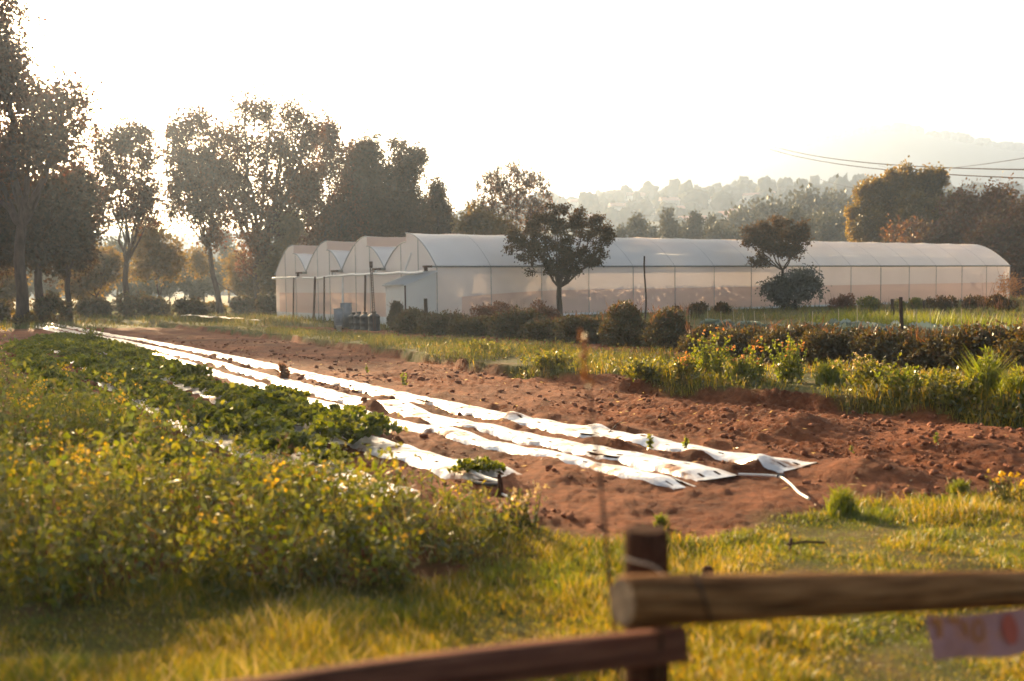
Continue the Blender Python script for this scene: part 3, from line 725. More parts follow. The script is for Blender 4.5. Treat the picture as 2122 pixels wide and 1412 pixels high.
# long front wall
fp_ = [(a, 0.0) for a in np.linspace(0, LEN, NB * 2 + 1)]
wallstrip(fp_, lambda a, b: gb(a, b) + 1.35, lambda a, b: EZ - .02, 'side_wall', M['wallfilm'])
wallstrip([(a, -.015) for a in np.linspace(BAY * .45, LEN - .6, NB * 2 + 1)], lambda a, b: gb(a, b) + .12, lambda a, b: gb(a, b) + 1.37, 'roll_up_curtain', M['curtain'])
wallstrip([(a, -.01) for a in (0, BAY * .45)], lambda a, b: gb(a, b) - .1, lambda a, b: gb(a, b) + 1.36, 'side_wall', M['wallfilm'])
wallstrip([(a, -.01) for a in (LEN - .6, LEN)], lambda a, b: gb(a, b) - .1, lambda a, b: gb(a, b) + 1.36, 'side_wall', M['wallfilm'])
wallstrip(fp_, lambda a, b: gb(a, b) - .1, lambda a, b: gb(a, b) + .13, 'base_board', M['whitesheet'])
# far long wall and right end wall below the eave
wallstrip([(a, 24.0) for a in np.linspace(0, LEN, 9)], lambda a, b: gb(a, b) - .1, lambda a, b: EZ, 'side_wall', M['wallfilm'])
wallstrip([(LEN, b) for b in np.linspace(0, 24, 13)], lambda a, b: gb(a, b) - .1, lambda a, b: EZ, 'gable_wall', M['wallfilm'])
# posts, hoops, gutters, braces
nr0, fr0 = prof(0)
for i in range(NB + 1):
    a = i * BAY
    mb = MB(); mb.tube([P(a, -.04, gb(a, 0) - .1), P(a, -.04, EZ - .04)], .022, 6); part('post', mb, M['steel'])
    if 0 < i < NB:
        mb = MB(); mb.tube([P(a, b, EZ + h - .02) for b, h in nr0], .022, 5, cap=False); part('hoop', mb, M['steel'], True)
for k in range(5):
    mb = MB(); b = k * SPAN
    prof_g = [(-.13, .06), (-.10, -.08), (.10, -.08), (.13, .06)] if 0 < k < 4 else [(-.06, .03), (-.05, -.05), (.05, -.05), (.06, .03)]
    v = []
    for a in (-.35 if k < 4 else -.1, LEN + .1):
        for db, dz in prof_g: v.append(P(a, b + db, EZ + dz - .03))
    mb.add(v, [(0, 1, 5, 4), (1, 2, 6, 5), (2, 3, 7, 6), (0, 3, 2, 1)])
    g_ = part('gutter', mb, M['steel'])
    if k < 4:
        m2 = MB(); m2.box(P(-.5, b, EZ - .04), (.28, .5, .1), [[E1[0], E2[0], 0], [E1[1], E2[1], 0], [0, 0, 1]]); m2.box(P(-.5, b + .18, EZ - .16), (.16, .1, .2), [[E1[0], E2[0], 0], [E1[1], E2[1], 0], [0, 0, 1]])
        part('gutter_end', m2, M['rust'])
def brace(i):
    a0, a1 = i * BAY, (i + 1) * BAY
    mb = MB(); mb.tube([P(a0, .06, gb(a0, 0) + .1), P(a1, .06, EZ - .2)], .025, 5); mb.tube([P(a1, .09, gb(a1, 0) + .1), P(a0, .09, EZ - .2)], .025, 5)
    part('brace', mb, M['steel'])
brace(1); brace(14)
# white sagging drain pipe under the gable eaves, with drops
mb = MB(); bb = np.linspace(.3, 17.2, 40); mb.tube([P(-.55, b, EZ - .28 - .13 * math.exp(-((b - 15) / 2.2) ** 2) - .05 * abs(math.sin(b))) for b in bb], .075, 8)
for b in (6.0, 12.0): mb.tube([P(-.55, b, EZ - .1), P(-.55, b, EZ - .3)], .06, 8)
mb.tube([P(-.55, 10.6, EZ - .33), P(-.6, 10.6, gb(0, 10) + .9)], .06, 8)
mb.tube([P(-.5, 2.6, EZ - .3), P(-.4, 1.95, EZ + .7)], .05, 8)
part('drain_pipe', mb, M['pvc'], True)
mb = MB(); mb.tube([P(-.55, b, EZ - .33) for b in np.linspace(18.2, 23.1, 8)], .075, 8); part('drain_pipe', mb, M['pvc'], True)
mb = MB(); mb.add([P(.1, .1, gb(.1, .1) + .06), P(LEN - .1, .1, gb(LEN, .1) + .06), P(LEN - .1, 23.9, gb(LEN, 23.9) + .06), P(.1, 23.9, gb(.1, 23.9) + .06)], [(0, 1, 2, 3)])
part('bounce_sheet', mb, M['bouncesheet'])  # floor sheet added inside to bounce light and brighten the wall film
# interior crop rows seen faintly through the film
mb = MB()
for b in np.arange(2.5, 23.5, 2.6):
    n = 420; a = R.uniform(.8, LEN - .8, n); p = O[None] + E1[None] * a[:, None] + E2[None] * (b + R.normal(0, .2, n))[:, None]
    q = np.c_[p, base_z(p[:, 0], p[:, 1]) + R.uniform(.1, 1.2, n)]
    mb.leaves(q, rand_dir(n, .3), .35, .14)
o_ = part('crop_rows', mb, M['leaf_red'])
o_['kind'] = 'stuff'
# lean-to shed at the corner
SH = empty('lean_to_shed', P(-.9, 1.1, gb(-1, 1)), 'small white plastic lean-to shed with sloping roof at the greenhouse corner', 'shed')
def spart(name, mb, mat, smooth=False):
    o = link(name, mb.mesh(name, mat, smooth)); o.parent = SH; o.matrix_parent_inverse = Matrix.Translation(-SH.location); return o
GX = gb(-1.7, 1.0); hz0 = float(at(843, 592, 47.1)[2]); hz1 = EZ - .32
mb = MB(); mb.add([P(-1.7, 0, GX - .1), P(-1.7, 2.25, GX - .1), P(-1.7, 2.25, hz0), P(-1.7, 0, hz0)], [(0, 1, 2, 3)]); spart('front_wall', mb, M['roof'])
mb = MB(); mb.add([P(-1.7, 0, GX - .1), P(-.03, 0, GX - .1), P(-.03, 0, hz1), P(-1.7, 0, hz0)], [(0, 1, 2, 3)]); spart('side_wall', mb, M['roof'])
mb = MB(); mb.add([P(-1.7, 2.25, GX - .1), P(-.03, 2.25, GX - .1), P(-.03, 2.25, hz1), P(-1.7, 2.25, hz0)], [(0, 1, 2, 3)]); spart('side_wall', mb, M['roof'])
mb = MB(); mb.add([P(-1.85, -.12, hz0 - .02), P(-.02, -.12, hz1 + .02), P(-.02, 2.4, hz1 + .02), P(-1.85, 2.4, hz0 - .02), P(-1.85, -.12, hz0 + .05), P(-.02, -.12, hz1 + .09), P(-.02, 2.4, hz1 + .09), P(-1.85, 2.4, hz0 + .05)],
    [(0, 1, 2, 3), (4, 5, 6, 7), (0, 1, 5, 4), (3, 2, 6, 7), (0, 3, 7, 4), (1, 2, 6, 5)]); spart('roof', mb, M['roof'])
for b in (0.03, 2.22):
    mb = MB(); mb.tube([P(-1.73, b, GX - .1), P(-1.73, b, hz0)], .04 if b < 1 else .02, 6); spart('post', mb, M['rust'] if b < 1 else M['pvc'])
# white sheet lying along the wall foot
mb = MB(); n = 30; aa = np.linspace(6.2, 15.5, n); v = []
for a in aa:
    for b, dz in ((-.05, .06), (-.6, .10), (-1.3, .04)): 
        p = P(a, b, 0); v.append((p[0], p[1], gz(p[0], p[1]) + dz + .03 * random.random()))
mb.add(v, [(3 * i + j, 3 * i + j + 1, 3 * i + j + 4, 3 * i + j + 3) for i in range(n - 1) for j in range(2)])
link('ground_sheet', mb.mesh('ground_sheet', M['whitesheet']), label='white plastic sheet lying along the foot of the greenhouse wall', cat='plastic sheet')
# dark support posts before the gable
for u, b, off, w, lb in ((608, 20.9, 1.0, .05, 'leaning rusty post, leftmost before the greenhouse gable'), (650, 17.0, 1.2, .07, 'thick rusty post, second from the left before the gable'), (672, 15.0, .9, .05, 'thin rusty post, third from the left before the gable'), (756, 8.7, 1.0, .06, 'rusty post behind the black tanks before the gable')):
    bb = min(np.linspace(4, 24, 400), key=lambda q: abs(1061 + FPX * (P(-off, q, 0)[0] / P(-off, q, 0)[1]) - u))
    p = P(-off, bb, gb(-off, bb)); mb = MB(); t = P(-.62, bb - (.1 if u == 608 else 0), EZ - .35) - p
    mb.tube([(0, 0, -.1), t * np.array([.3, .3, 1])], w, 7)
    link('support_post', mb.mesh('support_post', M['rust']), None, p, label=lb, cat='post', group='rusty posts under the greenhouse drain pipe')
# water tanks, cabinets, bucket
def lathe(mb, pts, n=18, mi=0):
    th = np.arange(n) * 2 * PI / n; k = len(pts)
    v = np.array([[(r * math.cos(t), r * math.sin(t), z) for t in th] for r, z in pts]).reshape(-1, 3)
    i = np.arange(k - 1)[:, None] * n + np.arange(n)[None]; j = np.arange(k - 1)[:, None] * n + (np.arange(n)[None] + 1) % n
    mb.add(v, np.stack([i, j, j + n, i + n], -1).reshape(-1, 4), mi)
mb = MB(); lathe(mb, [(.02, 0), (.30, 0), (.30, .05), (.28, .08), (.28, .30), (.30, .33), (.28, .36), (.28, .62), (.30, .65), (.27, .72), (.16, .80), (.10, .82), (.10, .86), (.01, .87)])
tm = mb.mesh('water_tank', M['blackplastic'], True)
mb = MB(); lathe(mb, [(.01, .86), (.12, .86), (.12, .91), (.01, .92)]); tl = mb.mesh('lid', M['blackplastic'], True)
for u, d, s, lb in ((775, 45.6, 1.0, 'largest nearest black water tank in the row before the greenhouse gable'), (757, 46.4, .95, 'black water tank, second from the right in the row'), (744, 47.2, .95, 'black water tank, third from the right in the row'), (733, 48.0, .9, 'black water tank at the left end of the row')):
    p = at(u, 660, d); z = gz(p[0], p[1]); t = link('water_tank', tm, None, (p[0], p[1], z), 0, s, label=lb, cat='water tank', group='black tanks by the greenhouse'); link('lid', tl, t)
def cabinet(u, d, w, h, dp, mat, lb):
    p = at(u, 660, d); z = float(gz(p[0], p[1])); e = empty('pump_cabinet', (p[0], p[1], z), lb, 'cabinet')
    rot = [[1, 0, 0], [0, 1, 0], [0, 0, 1]]
    mb = MB(); mb.box((0, 0, h / 2 + .05), (w, dp, h)); link('body', mb.mesh('body', mat), e)
    mb = MB(); mb.box((0, -dp / 2 - .012, h / 2 + .06), (w * .86, .02, h * .84)); dd = link('door', mb.mesh('door', mat), e)
    mb = MB(); mb.box((w * .33, -dp / 2 - .035, h * .5), (.02, .03, .12)); link('handle', mb.mesh('handle', M['steel']), dd)
    mb = MB()
    for sx in (-1, 1):
        for sy in (-1, 1): mb.box((sx * w * .42, sy * dp * .42, .025), (.05, .05, .07))
    link('feet', mb.mesh('feet', M['rust']), e)
    mb = MB(); mb.box((0, 0, h + .065), (w * 1.06, dp * 1.06, .03)); link('top_cover', mb.mesh('top_cover', mat), e)
cabinet(702, 48, .42, .95, .4, M['greymetal'], 'light grey equipment cabinet left of the tall grey one')
cabinet(718, 49, .5, 1.2, .5, M['greymetal'], 'tall grey equipment cabinet beside the black tanks')
p = at(702, 672, 44.5); mb = MB(); lathe(mb, [(.01, .01), (.10, 0), (.14, .3), (.145, .3), (.13, .3), (.09, .03), (.01, .03)], 14); bk = link('bucket', mb.mesh('bucket', M['pvc'], True), None, (p[0], p[1], gz(p[0], p[1])), label='small white bucket in the weeds below the grey cabinets', cat='bucket')
mb = MB(); t = np.linspace(0, PI, 9); mb.tube(np.c_[.14 * np.cos(t), 0 * t, .3 + .1 * np.sin(t)], .006, 5); link('handle', mb.mesh('handle', M['steel']), bk)

# ------------------------------------------------------------------ posts and stakes
def pole(name, u, v0, v1, d, r, mat, lb, cat, lean=0, grp=None, n=8, wob=.02, top=True):
    a = at(u, v0, d); a[2] = float(gz(a[0], a[1])); b = at(u + lean, v1, d); t = np.linspace(0, 1, 9)[:, None]
    pts = (b - a) * t + np.c_[wob * np.sin(t[:, 0] * 5), wob * np.cos(t[:, 0] * 4) - wob, 0 * t[:, 0]]; pts[0, 2] -= .2
    mb = MB(); mb.tube(pts, np.linspace(r, r * .85, 9), n); return link(name, mb.mesh(name, mat, True), None, a, label=lb, cat=cat, group=grp)
gp = G(1866, 700)
pole('fence_post', 1866, 700, 616, 24, .055, M['oldpost'], 'tall dark fence post standing before the cabbage rows', 'fence post', 1, 'old wooden fence posts by the cabbage field')
pole('fence_post', 1849, 655, 620, 40, .08, M['oldpost'], 'short dark post left of the tall one, further back', 'fence post', 0, 'old wooden fence posts by the cabbage field')
pole('fence_post', 1914, 648, 623, 46, .07, M['oldpost'], 'small distant post right of the tall fence post', 'fence post', 0, 'old wooden fence posts by the cabbage field')
pole('fence_post', 883, 680, 619, 41, .09, M['oldpost'], 'dark wooden post rising from the hedge before the white shed', 'fence post', 0)
pole('dry_pole', 1333, 668, 531, 33, .035, M['oldpost'], 'tall thin crooked pole before the long greenhouse wall', 'pole', 5, None, 6, .06)
# lattice-wrapped pole
p0 = at(776, 680, 45.0); p0[2] = gz(p0[0], p0[1]); p1 = at(769, 553, 45.0) - p0
e = empty('lattice_pole', p0, 'slim dark lattice mast standing by the black tanks', 'mast')
mb = MB()
for k in range(3):
    a = k * 2 * PI / 3; o = np.array([.07 * math.cos(a), .07 * math.sin(a), 0]); mb.tube([o - [0, 0, .1], p1 + o * .8], .016, 5)
link('uprights', mb.mesh('uprights', M['rust']), e)
mb = MB()
for q in range(26):
    f0, f1 = q / 26, (q + 1) / 26
    for k in range(3):
        a = k * 2 * PI / 3; b = (k + 1) * 2 * PI / 3
        mb.tube([p1 * f0 + [.07 * math.cos(a), .07 * math.sin(a), 0], p1 * f1 + [.07 * math.cos(b), .07 * math.sin(b), 0]], .009, 4)
link('lattice', mb.mesh('lattice', M['oldpost']), e)
mb = MB(); mb.box(p1 + [0, 0, .1], (.14, .14, .28)); link('cap', mb.mesh('cap', M['rust']), e)
# thin pale stakes
i = 0
for u, v0, v1, d in ((1466, 680, 640, 36), (1494, 680, 645, 36), (1521, 680, 640, 35), (1542, 682, 648, 34), (1563, 682, 645, 34), (1586, 682, 648, 33), (1682, 690, 645, 30), (1737, 692, 640, 29), (1775, 690, 633, 29), (1900, 700, 640, 24), (1927, 702, 640, 24), (1991, 705, 640, 22), (1398, 672, 640, 38), (1428, 674, 643, 38)):
    pole('plant_stake', u, v0, v1, d, (.004 + d * .00018), M['palewire'], 'thin pale stake upright in the vegetable plot behind the hedge', 'stake', R.uniform(-2, 3), 'pale stakes in the vegetable plot', 5, .01)

# ------------------------------------------------------------------ cabbages
CM = [crop_mesh(13, .34, .06, M['cabbage'], .62) for _ in range(3)]
i = 0
for (ua, va, ub, vb, n) in ((1690, 694, 2090, 716, 26), (1560, 688, 1700, 696, 7), (1720, 690, 2130, 708, 24), (1450, 683, 1560, 688, 5)):
    A_ = G(ua, va); B_ = G(ub, vb)
    for t in np.linspace(0, 1, n):
        p = A_ + (B_ - A_) * t + R.normal(0, .12, 3); p[2] = gz(p[0], p[1])
        link('cabbage', CM[i % 3], None, p, R.uniform(0, 6), R.uniform(1.2, 1.8), label='blue green cabbage in the rows behind the hedge', cat='cabbage', group='cabbages in the vegetable plot'); i += 1
# bright grass behind the cabbages
mb = MB(); n = 9000; t = R.uniform(0, 1, n); A_ = G(1740, 682); B_ = G(2140, 697)
pp = A_[None] + (B_ - A_)[None] * t[:, None] + R.normal(0, .7, (n, 3)); pp[:, 2] = gz(pp[:, 0], pp[:, 1])
mb.blades(pp, R.uniform(.2, .6, n) * (1 + vn(t * 40, 0 * t, 3)), R.uniform(.1, .5, n), .012); link('bright_grass', mb.mesh('bright_grass', M['weed_bright']), kind='stuff', label='bright yellow green grass behind the cabbages', cat='grass')

# ------------------------------------------------------------------ hedge and shrubs
def blob_leaves(mb, c, r, n, L, W, mi=0, shell=.45, lump=0.25, seed=0, up=.2):
    d = R.normal(size=(n, 3)); d /= np.linalg.norm(d, axis=1)[:, None]; rr = (shell + (1 - shell) * R.uniform(0, 1, n) ** .5)
    th = np.arctan2(d[:, 1], d[:, 0]); rr = rr * (1 + lump * 2 * vn(th * 2.5 + 10, d[:, 2] * 3 + 5, seed) + lump * vn(th * 7, d[:, 2] * 8, seed + 3))
    p = np.asarray(c) + d * rr[:, None] * np.asarray(r)
    mb.leaves(p, d * .8 + rand_dir(n, up), R.uniform(.7, 1.3, n) * L, R.uniform(.7, 1.3, n) * W, mi)
HD = [(822, 684, 14, 634, 'small upright shrub beside the white shed'), (858, 692, 32, 650, 'low hedge shrub at the dark post by the shed'), (925, 694, 42, 655, 'hedge shrub, second bay from the shed'),
      (1000, 698, 45, 664, 'low rounded hedge shrub left of the single tree'), (1075, 702, 42, 650, 'hedge shrub with reddish dry tops just left of the single tree'), (1148, 707, 42, 672, 'low hedge shrub below the trunk of the single tree'), (1222, 712, 45, 666, 'broad hedge shrub right of the trunk of the single tree'),
      (1297, 719, 42, 641, 'cone shaped vine covered shrub left of the thin pole'), (1390, 727, 42, 654, 'cone shaped vine covered shrub right of the thin pole'), (1475, 736, 52, 688, 'low hedge section right of the two cone shaped shrubs'),
      (1565, 744, 58, 690, 'reddish hedge section behind the orange flowered weeds'), (1662, 751, 62, 688, 'hedge section beneath the bushy tree at the wall'), (1768, 759, 62, 696, 'dark hedge section left of the tall fence post'), (1872, 767, 64, 698, 'dark hedge section at the foot of the tall fence post'),
      (1978, 775, 66, 702, 'dense hedge section right of the tall fence post'), (2082, 783, 66, 692, 'tall hedge section at the right picture edge'), (2200, 795, 80, 690, 'hedge section running out past the right picture edge')]
for i, (u, v0, hw, v1, lb) in enumerate(HD):
    g = G(u, v0); d = g[1]; h = (v0 - v1) / FPX * d * 1.12; w = hw / FPX * d * 1.25
    g[1] += w * .5; g[2] = gz(g[0], g[1])
    mb = MB(); cone = 'cone' in lb or 'upright' in lb
    n = int(3600 * (1 if cone else 1.2)); L = .05 + .0016 * d
    if cone:
        blob_leaves(mb, (0, 0, h * .33), (w, w, h * .42), n, L, L * .33, 0, .4, .2, i); blob_leaves(mb, (0, 0, h * .68), (w * .6, w * .6, h * .36), n // 2, L, L * .33, 0, .4, .2, i + 5)
    else:
        blob_leaves(mb, (0, 0, h * .4), (w * 1.15, w * .8, h * .62), n, L, L * .33, 0, .35, .3, i)
        for q in range(5): blob_leaves(mb, (R.uniform(-w, w) * .9, R.uniform(-.3, .3), h * R.uniform(.4, .75)), (w * .45, w * .45, h * .33), n // 6, L, L * .33, 0, .3, .3, i + q)
    # tendrils sticking out
    m = 60; th = R.uniform(0, 6.28, m); P0 = np.c_[np.cos(th) * w * .7, np.sin(th) * w * .5, h * R.uniform(.6, 1.0, m)]
    mb.leaves(P0, rand_dir(m, 1.2, .6), R.uniform(.15, .35, m), .008, 1)
    s = link('hedge_shrub', None, None, g, label=lb, cat='shrub', group='shrubs of the overgrown hedge')
    f = link('foliage', mb.mesh('foliage', [M['leaf_hedge'], M['rusty']]), s)
    mb = MB()
    for q in range(6):
        a = R.uniform(0, 6.28); mb.tube([(R.normal(0, .1), R.normal(0, .1), -.1), (math.cos(a) * w * .3, math.sin(a) * w * .3, h * .4), (math.cos(a) * w * .6, math.sin(a) * w * .5, h * .75)], [.03, .02, .008], 5)
    link('branches', mb.mesh('branches', M['bark']), s)

# dry reddish weeds and low bushes along the wall foot
DW = [(1010, 660, 44, .9, 'rusty', 'reddish dry weed patch left of the single tree'), (1060, 662, 43, 1.1, 'rusty', 'tallest reddish dry weed by the single tree'), (1435, 648, 46, .8, 'leaf_dark', 'dark small bush at the wall right of the thin pole'), (1735, 640, 55, .9, 'rusty', 'reddish bush at the wall right of the bushy tree'), (1810, 640, 52, .8, 'weed', 'green weed at the wall left of the short posts'),
      (1960, 638, 50, .8, 'leaf_dark', 'low dark bush at the wall right of the posts'), (2080, 640, 48, .9, 'leaf_dark', 'dark low bush at the right end of the wall'), (2113, 620, 70, 2.3, 'orange', 'orange sunlit shrub at the far right end of the greenhouse'), (2030, 640, 50, .8, 'leaf_dark', 'low dark bush before the last wall bay'), (1890, 640, 52, .7, 'weed', 'low weed between the short posts and wall'),
      (1500, 650, 48, .6, 'leaf_dark', 'dark weed at the wall left of the bushy tree'), (1120, 668, 43, .8, 'rusty', 'reddish dry weed just left of the tree trunk')]
for i, (u, v, d, h, mt, lb) in enumerate(DW):
    p = at(u, v, d); p[2] = gz(p[0], p[1]); mb = MB(); w = h * .9 if mt != 'rusty' else h * .8
    for q in range(7): blob_leaves(mb, (R.normal(0, w * .5), R.normal(0, w * .4), h * R.uniform(.25, .7)), (w * .4, w * .4, h * .35), 230, .12, .035, 0, .2, .3, i + q, .8)
    m = 40; mb.leaves(np.c_[R.normal(0, w * .6, (m, 2)), np.zeros(m)], rand_dir(m, 2.5, .5), h * R.uniform(.7, 1.25, m), .012, 1)
    link('wild_bush', mb.mesh('wild_bush', [M[mt], M['rusty']]), None, p, label=lb, cat='bush')

# ------------------------------------------------------------------ trees
EU = M['leaf_euc']
def tree(label, u, d, vbase, fork_v, blobs, leafm, clumps=110, per=60, leaf=.2, r0=.22, name='tree', spread=.55, lean=0, stems=5, group=None, twigs=0, lw=.34, gap=1.0, cat='tree'):
    """blobs in photo pixels (u, v, ru, rv) seen at distance d"""
    base = at(u, vbase, d); base[2] = float(gz(base[0], base[1]))
    if 57 < d < 100 and not twigs: per = int(per * (1.55 if leafm is EU else 2.1)); leaf = leaf * 1.35
    fork = at(u + lean, fork_v, d) - base
    sc = d / FPX
    B = []
    for (bu, bv, ru, rv) in blobs:
        c = at(bu, bv, d) - base; c[1] += R.normal(0, ru * sc * .35)
        B.append((c, np.array([ru * sc, ru * sc * .95, rv * sc])))
    vol = np.array([b[1][0] * b[1][2] for b in B]); vol = vol / vol.sum()
    C = []
    for k in range(clumps):
        b = B[R.choice(len(B), p=vol)]; q = R.normal(size=3); q /= np.linalg.norm(q); C.append(b[0] + q * b[1] * R.uniform(.15, 1) ** .45)
    C = np.array(C)
    e = empty(name, base, label, cat, group)
    mb = MB(); nodes = []
    t = np.linspace(0, 1, 7)[:, None]; pts = fork * t + np.c_[.06 * np.sin(t * 6), .06 * np.cos(t * 5) - .06, 0 * t] * (t * (1 - t) * 4) * fork[2] * .3
    pts[0, 2] -= .3
    rr = r0 * np.array([1.5, 1.12, 1.0, .95, .9, .86, .82]); mb.tube(pts, rr, 9)
    for q, p in enumerate(pts[3:]): nodes.append((p, rr[q + 3]))
    # main limbs towards the blobs
    order = sorted(B, key=lambda b: -b[0][2])
    for i in range(stems):
        b = order[i % len(order)]; tgt = b[0] + R.normal(0, .25, 3) * b[1] + np.array([0, 0, b[1][2] * .2])
        a = pts[-1]; n = 9; t = np.linspace(0, 1, n)[:, None]
        ctrl = a + (tgt - a) * np.array([spread, spread, .35])
        path = (1 - t) ** 2 * a + 2 * t * (1 - t) * ctrl + t ** 2 * tgt
        path[1:-1] += R.normal(0, .012, (n - 2, 3)) * np.linalg.norm(tgt - a)
        ra = r0 * (.75 if stems < 3 else .55) * R.uniform(.8, 1.1); rad = np.linspace(ra, ra * .22, n); mb.tube(path, rad, 6)
        for q in range(1, n): nodes.append((path[q], rad[q]))
    NP = np.array([n_[0] for n_ in nodes]); NR = np.array([n_[1] for n_ in nodes])
    dist = np.min(np.linalg.norm(C[:, None] - NP[None], axis=2), axis=1)
    for ci in np.argsort(dist):
        c = C[ci]; dd = np.linalg.norm(NP - c, axis=1) + np.maximum(NP[:, 2] - c[2] + .15, 0) * 2.0
        j = int(np.argmin(dd)); a = NP[j]; n = 5; t = np.linspace(0, 1, n)[:, None]
        ctrl = a + (c - a) * np.array([.6, .6, .3]); path = (1 - t) ** 2 * a + 2 * t * (1 - t) * ctrl + t ** 2 * c
        ra = min(NR[j] * .6, .05 * r0 / .22); rad = np.linspace(ra, max(ra * .35, .006), n); mb.tube(path, rad, 4, 0, False)
        NP = np.vstack([NP, path[2:]]); NR = np.concatenate([NR, rad[2:]])
        for q in range(twigs):
            dv = rand_dir(1, 1.3, .7)[0]; L = R.uniform(.5, 1.5) * spread * 1.2; mb.tube([c, c + dv * L * .5 + R.normal(0, .05, 3), c + dv * L], [.034, .024, .012], 3, 0, False)
    link('trunk', mb.mesh('trunk', M['bark'], True), e)
    mb = MB(); cr = np.mean([b[1].mean() for b in B]) * .42 * gap
    w = R.uniform(.25, 1.7, clumps)
    ids = R.choice(clumps, clumps * per, p=w / w.sum()); n = len(ids)
    off = R.normal(size=(n, 3)) * cr * .42 * (.4 + w[ids])[:, None] * (np.array([.85, .85, 1.05]) if d > 57 else np.array([1, 1, .75]))
    p = C[ids] + off
    if twigs: p = np.concatenate([p, C[R.choice(clumps, 0)]])
    mb.leaves(p, off + rand_dir(n, -.1, cr), R.uniform(.6, 1.3, n) * leaf, R.uniform(.7, 1.3, n) * leaf * lw)
    link('crown', mb.mesh('crown', leafm), e)
    return e
tree('huge left tree whose branches reach the top of the picture before the sun', 45, 58, 655, 470, [(5, 70, 45, 80), (10, 175, 60, 60), (85, 225, 75, 45), (150, 215, 38, 28), (50, 300, 90, 60), (110, 300, 45, 40), (-60, 120, 70, 120), (-40, 330, 70, 90)], EU, 210, 62, .2, .34, stems=8)
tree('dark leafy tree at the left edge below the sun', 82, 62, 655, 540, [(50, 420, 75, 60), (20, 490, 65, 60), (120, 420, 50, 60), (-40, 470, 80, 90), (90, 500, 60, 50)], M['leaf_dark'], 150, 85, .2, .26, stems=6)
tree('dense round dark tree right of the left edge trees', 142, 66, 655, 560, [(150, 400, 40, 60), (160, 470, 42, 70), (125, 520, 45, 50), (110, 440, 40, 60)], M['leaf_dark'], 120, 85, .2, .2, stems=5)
tree('slender open tree with forked limbs, standing alone left of centre trees', 262, 75, 662, 545, [(205, 300, 28, 35), (262, 285, 42, 42), (300, 300, 28, 38), (228, 380, 42, 50), (290, 375, 38, 50), (312, 430, 22, 40), (212, 445, 22, 40), (262, 450, 30, 40), (250, 330, 40, 40), (282, 415, 30, 40)], EU, 190, 36, .2, .24, stems=8, gap=.9)
tree('tall tree with slanting trunk and rounded flat top', 457, 80, 650, 520, [(395, 262, 45, 28), (370, 310, 30, 45), (440, 285, 32, 42), (410, 340, 40, 50), (400, 410, 36, 50), (440, 470, 40, 42), (362, 410, 18, 50), (375, 350, 34, 50), (440, 360, 36, 50), (430, 420, 34, 40)], EU, 220, 46, .2, .22, lean=-22, stems=7, gap=.95)
tree('tallest thick trunked tree with many upright stems', 535, 82, 652, 540, [(505, 236, 28, 28), (552, 240, 38, 30), (600, 250, 28, 36), (640, 268, 24, 36), (490, 320, 38, 60), (560, 320, 48, 60), (620, 340, 38, 70), (560, 420, 56, 60), (500, 430, 30, 60), (520, 540, 40, 30), (480, 380, 34, 60), (605, 430, 44, 60), (560, 500, 50, 40), (620, 300, 40, 40)], EU, 340, 46, .2, .42, stems=12, gap=.95)
tree('tall narrow tree with a pointed top, right of the tallest tree', 672, 86, 650, 540, [(684, 272, 24, 28), (660, 330, 32, 45), (702, 345, 26, 45), (655, 420, 42, 60), (690, 460, 42, 50), (640, 500, 40, 30), (625, 400, 30, 50), (725, 420, 30, 60), (712, 490, 40, 30)], EU, 210, 62, .2, .26, stems=6)
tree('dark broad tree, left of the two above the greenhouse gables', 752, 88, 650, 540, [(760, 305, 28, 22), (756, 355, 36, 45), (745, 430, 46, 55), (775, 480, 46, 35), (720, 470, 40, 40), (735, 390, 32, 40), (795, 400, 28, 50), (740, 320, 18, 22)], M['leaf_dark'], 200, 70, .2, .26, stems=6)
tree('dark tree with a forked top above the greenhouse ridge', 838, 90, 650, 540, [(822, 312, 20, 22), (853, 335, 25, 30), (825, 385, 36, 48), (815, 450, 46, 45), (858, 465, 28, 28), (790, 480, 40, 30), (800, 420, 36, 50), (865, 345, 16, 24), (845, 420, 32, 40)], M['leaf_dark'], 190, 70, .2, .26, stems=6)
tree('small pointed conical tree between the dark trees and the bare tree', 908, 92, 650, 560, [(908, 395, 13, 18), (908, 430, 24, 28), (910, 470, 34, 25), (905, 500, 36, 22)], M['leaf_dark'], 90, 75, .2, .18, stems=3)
tree('nearly bare autumn tree with fine upright twigs', 1062, 86, 650, 545, [(1066, 390, 50, 50), (1025, 400, 40, 45), (1110, 405, 34, 42), (990, 440, 34, 25), (1120, 450, 30, 35), (1060, 460, 60, 30)], M['leaf_red'], 230, 24, .20, .24, stems=12, twigs=8, spread=.6)
tree('golden leafed small tree beneath the bare tree', 1005, 82, 650, 560, [(990, 462, 34, 22), (1030, 480, 40, 22), (965, 470, 20, 18)], M['leaf_gold'], 60, 46, .2, .12, stems=4)
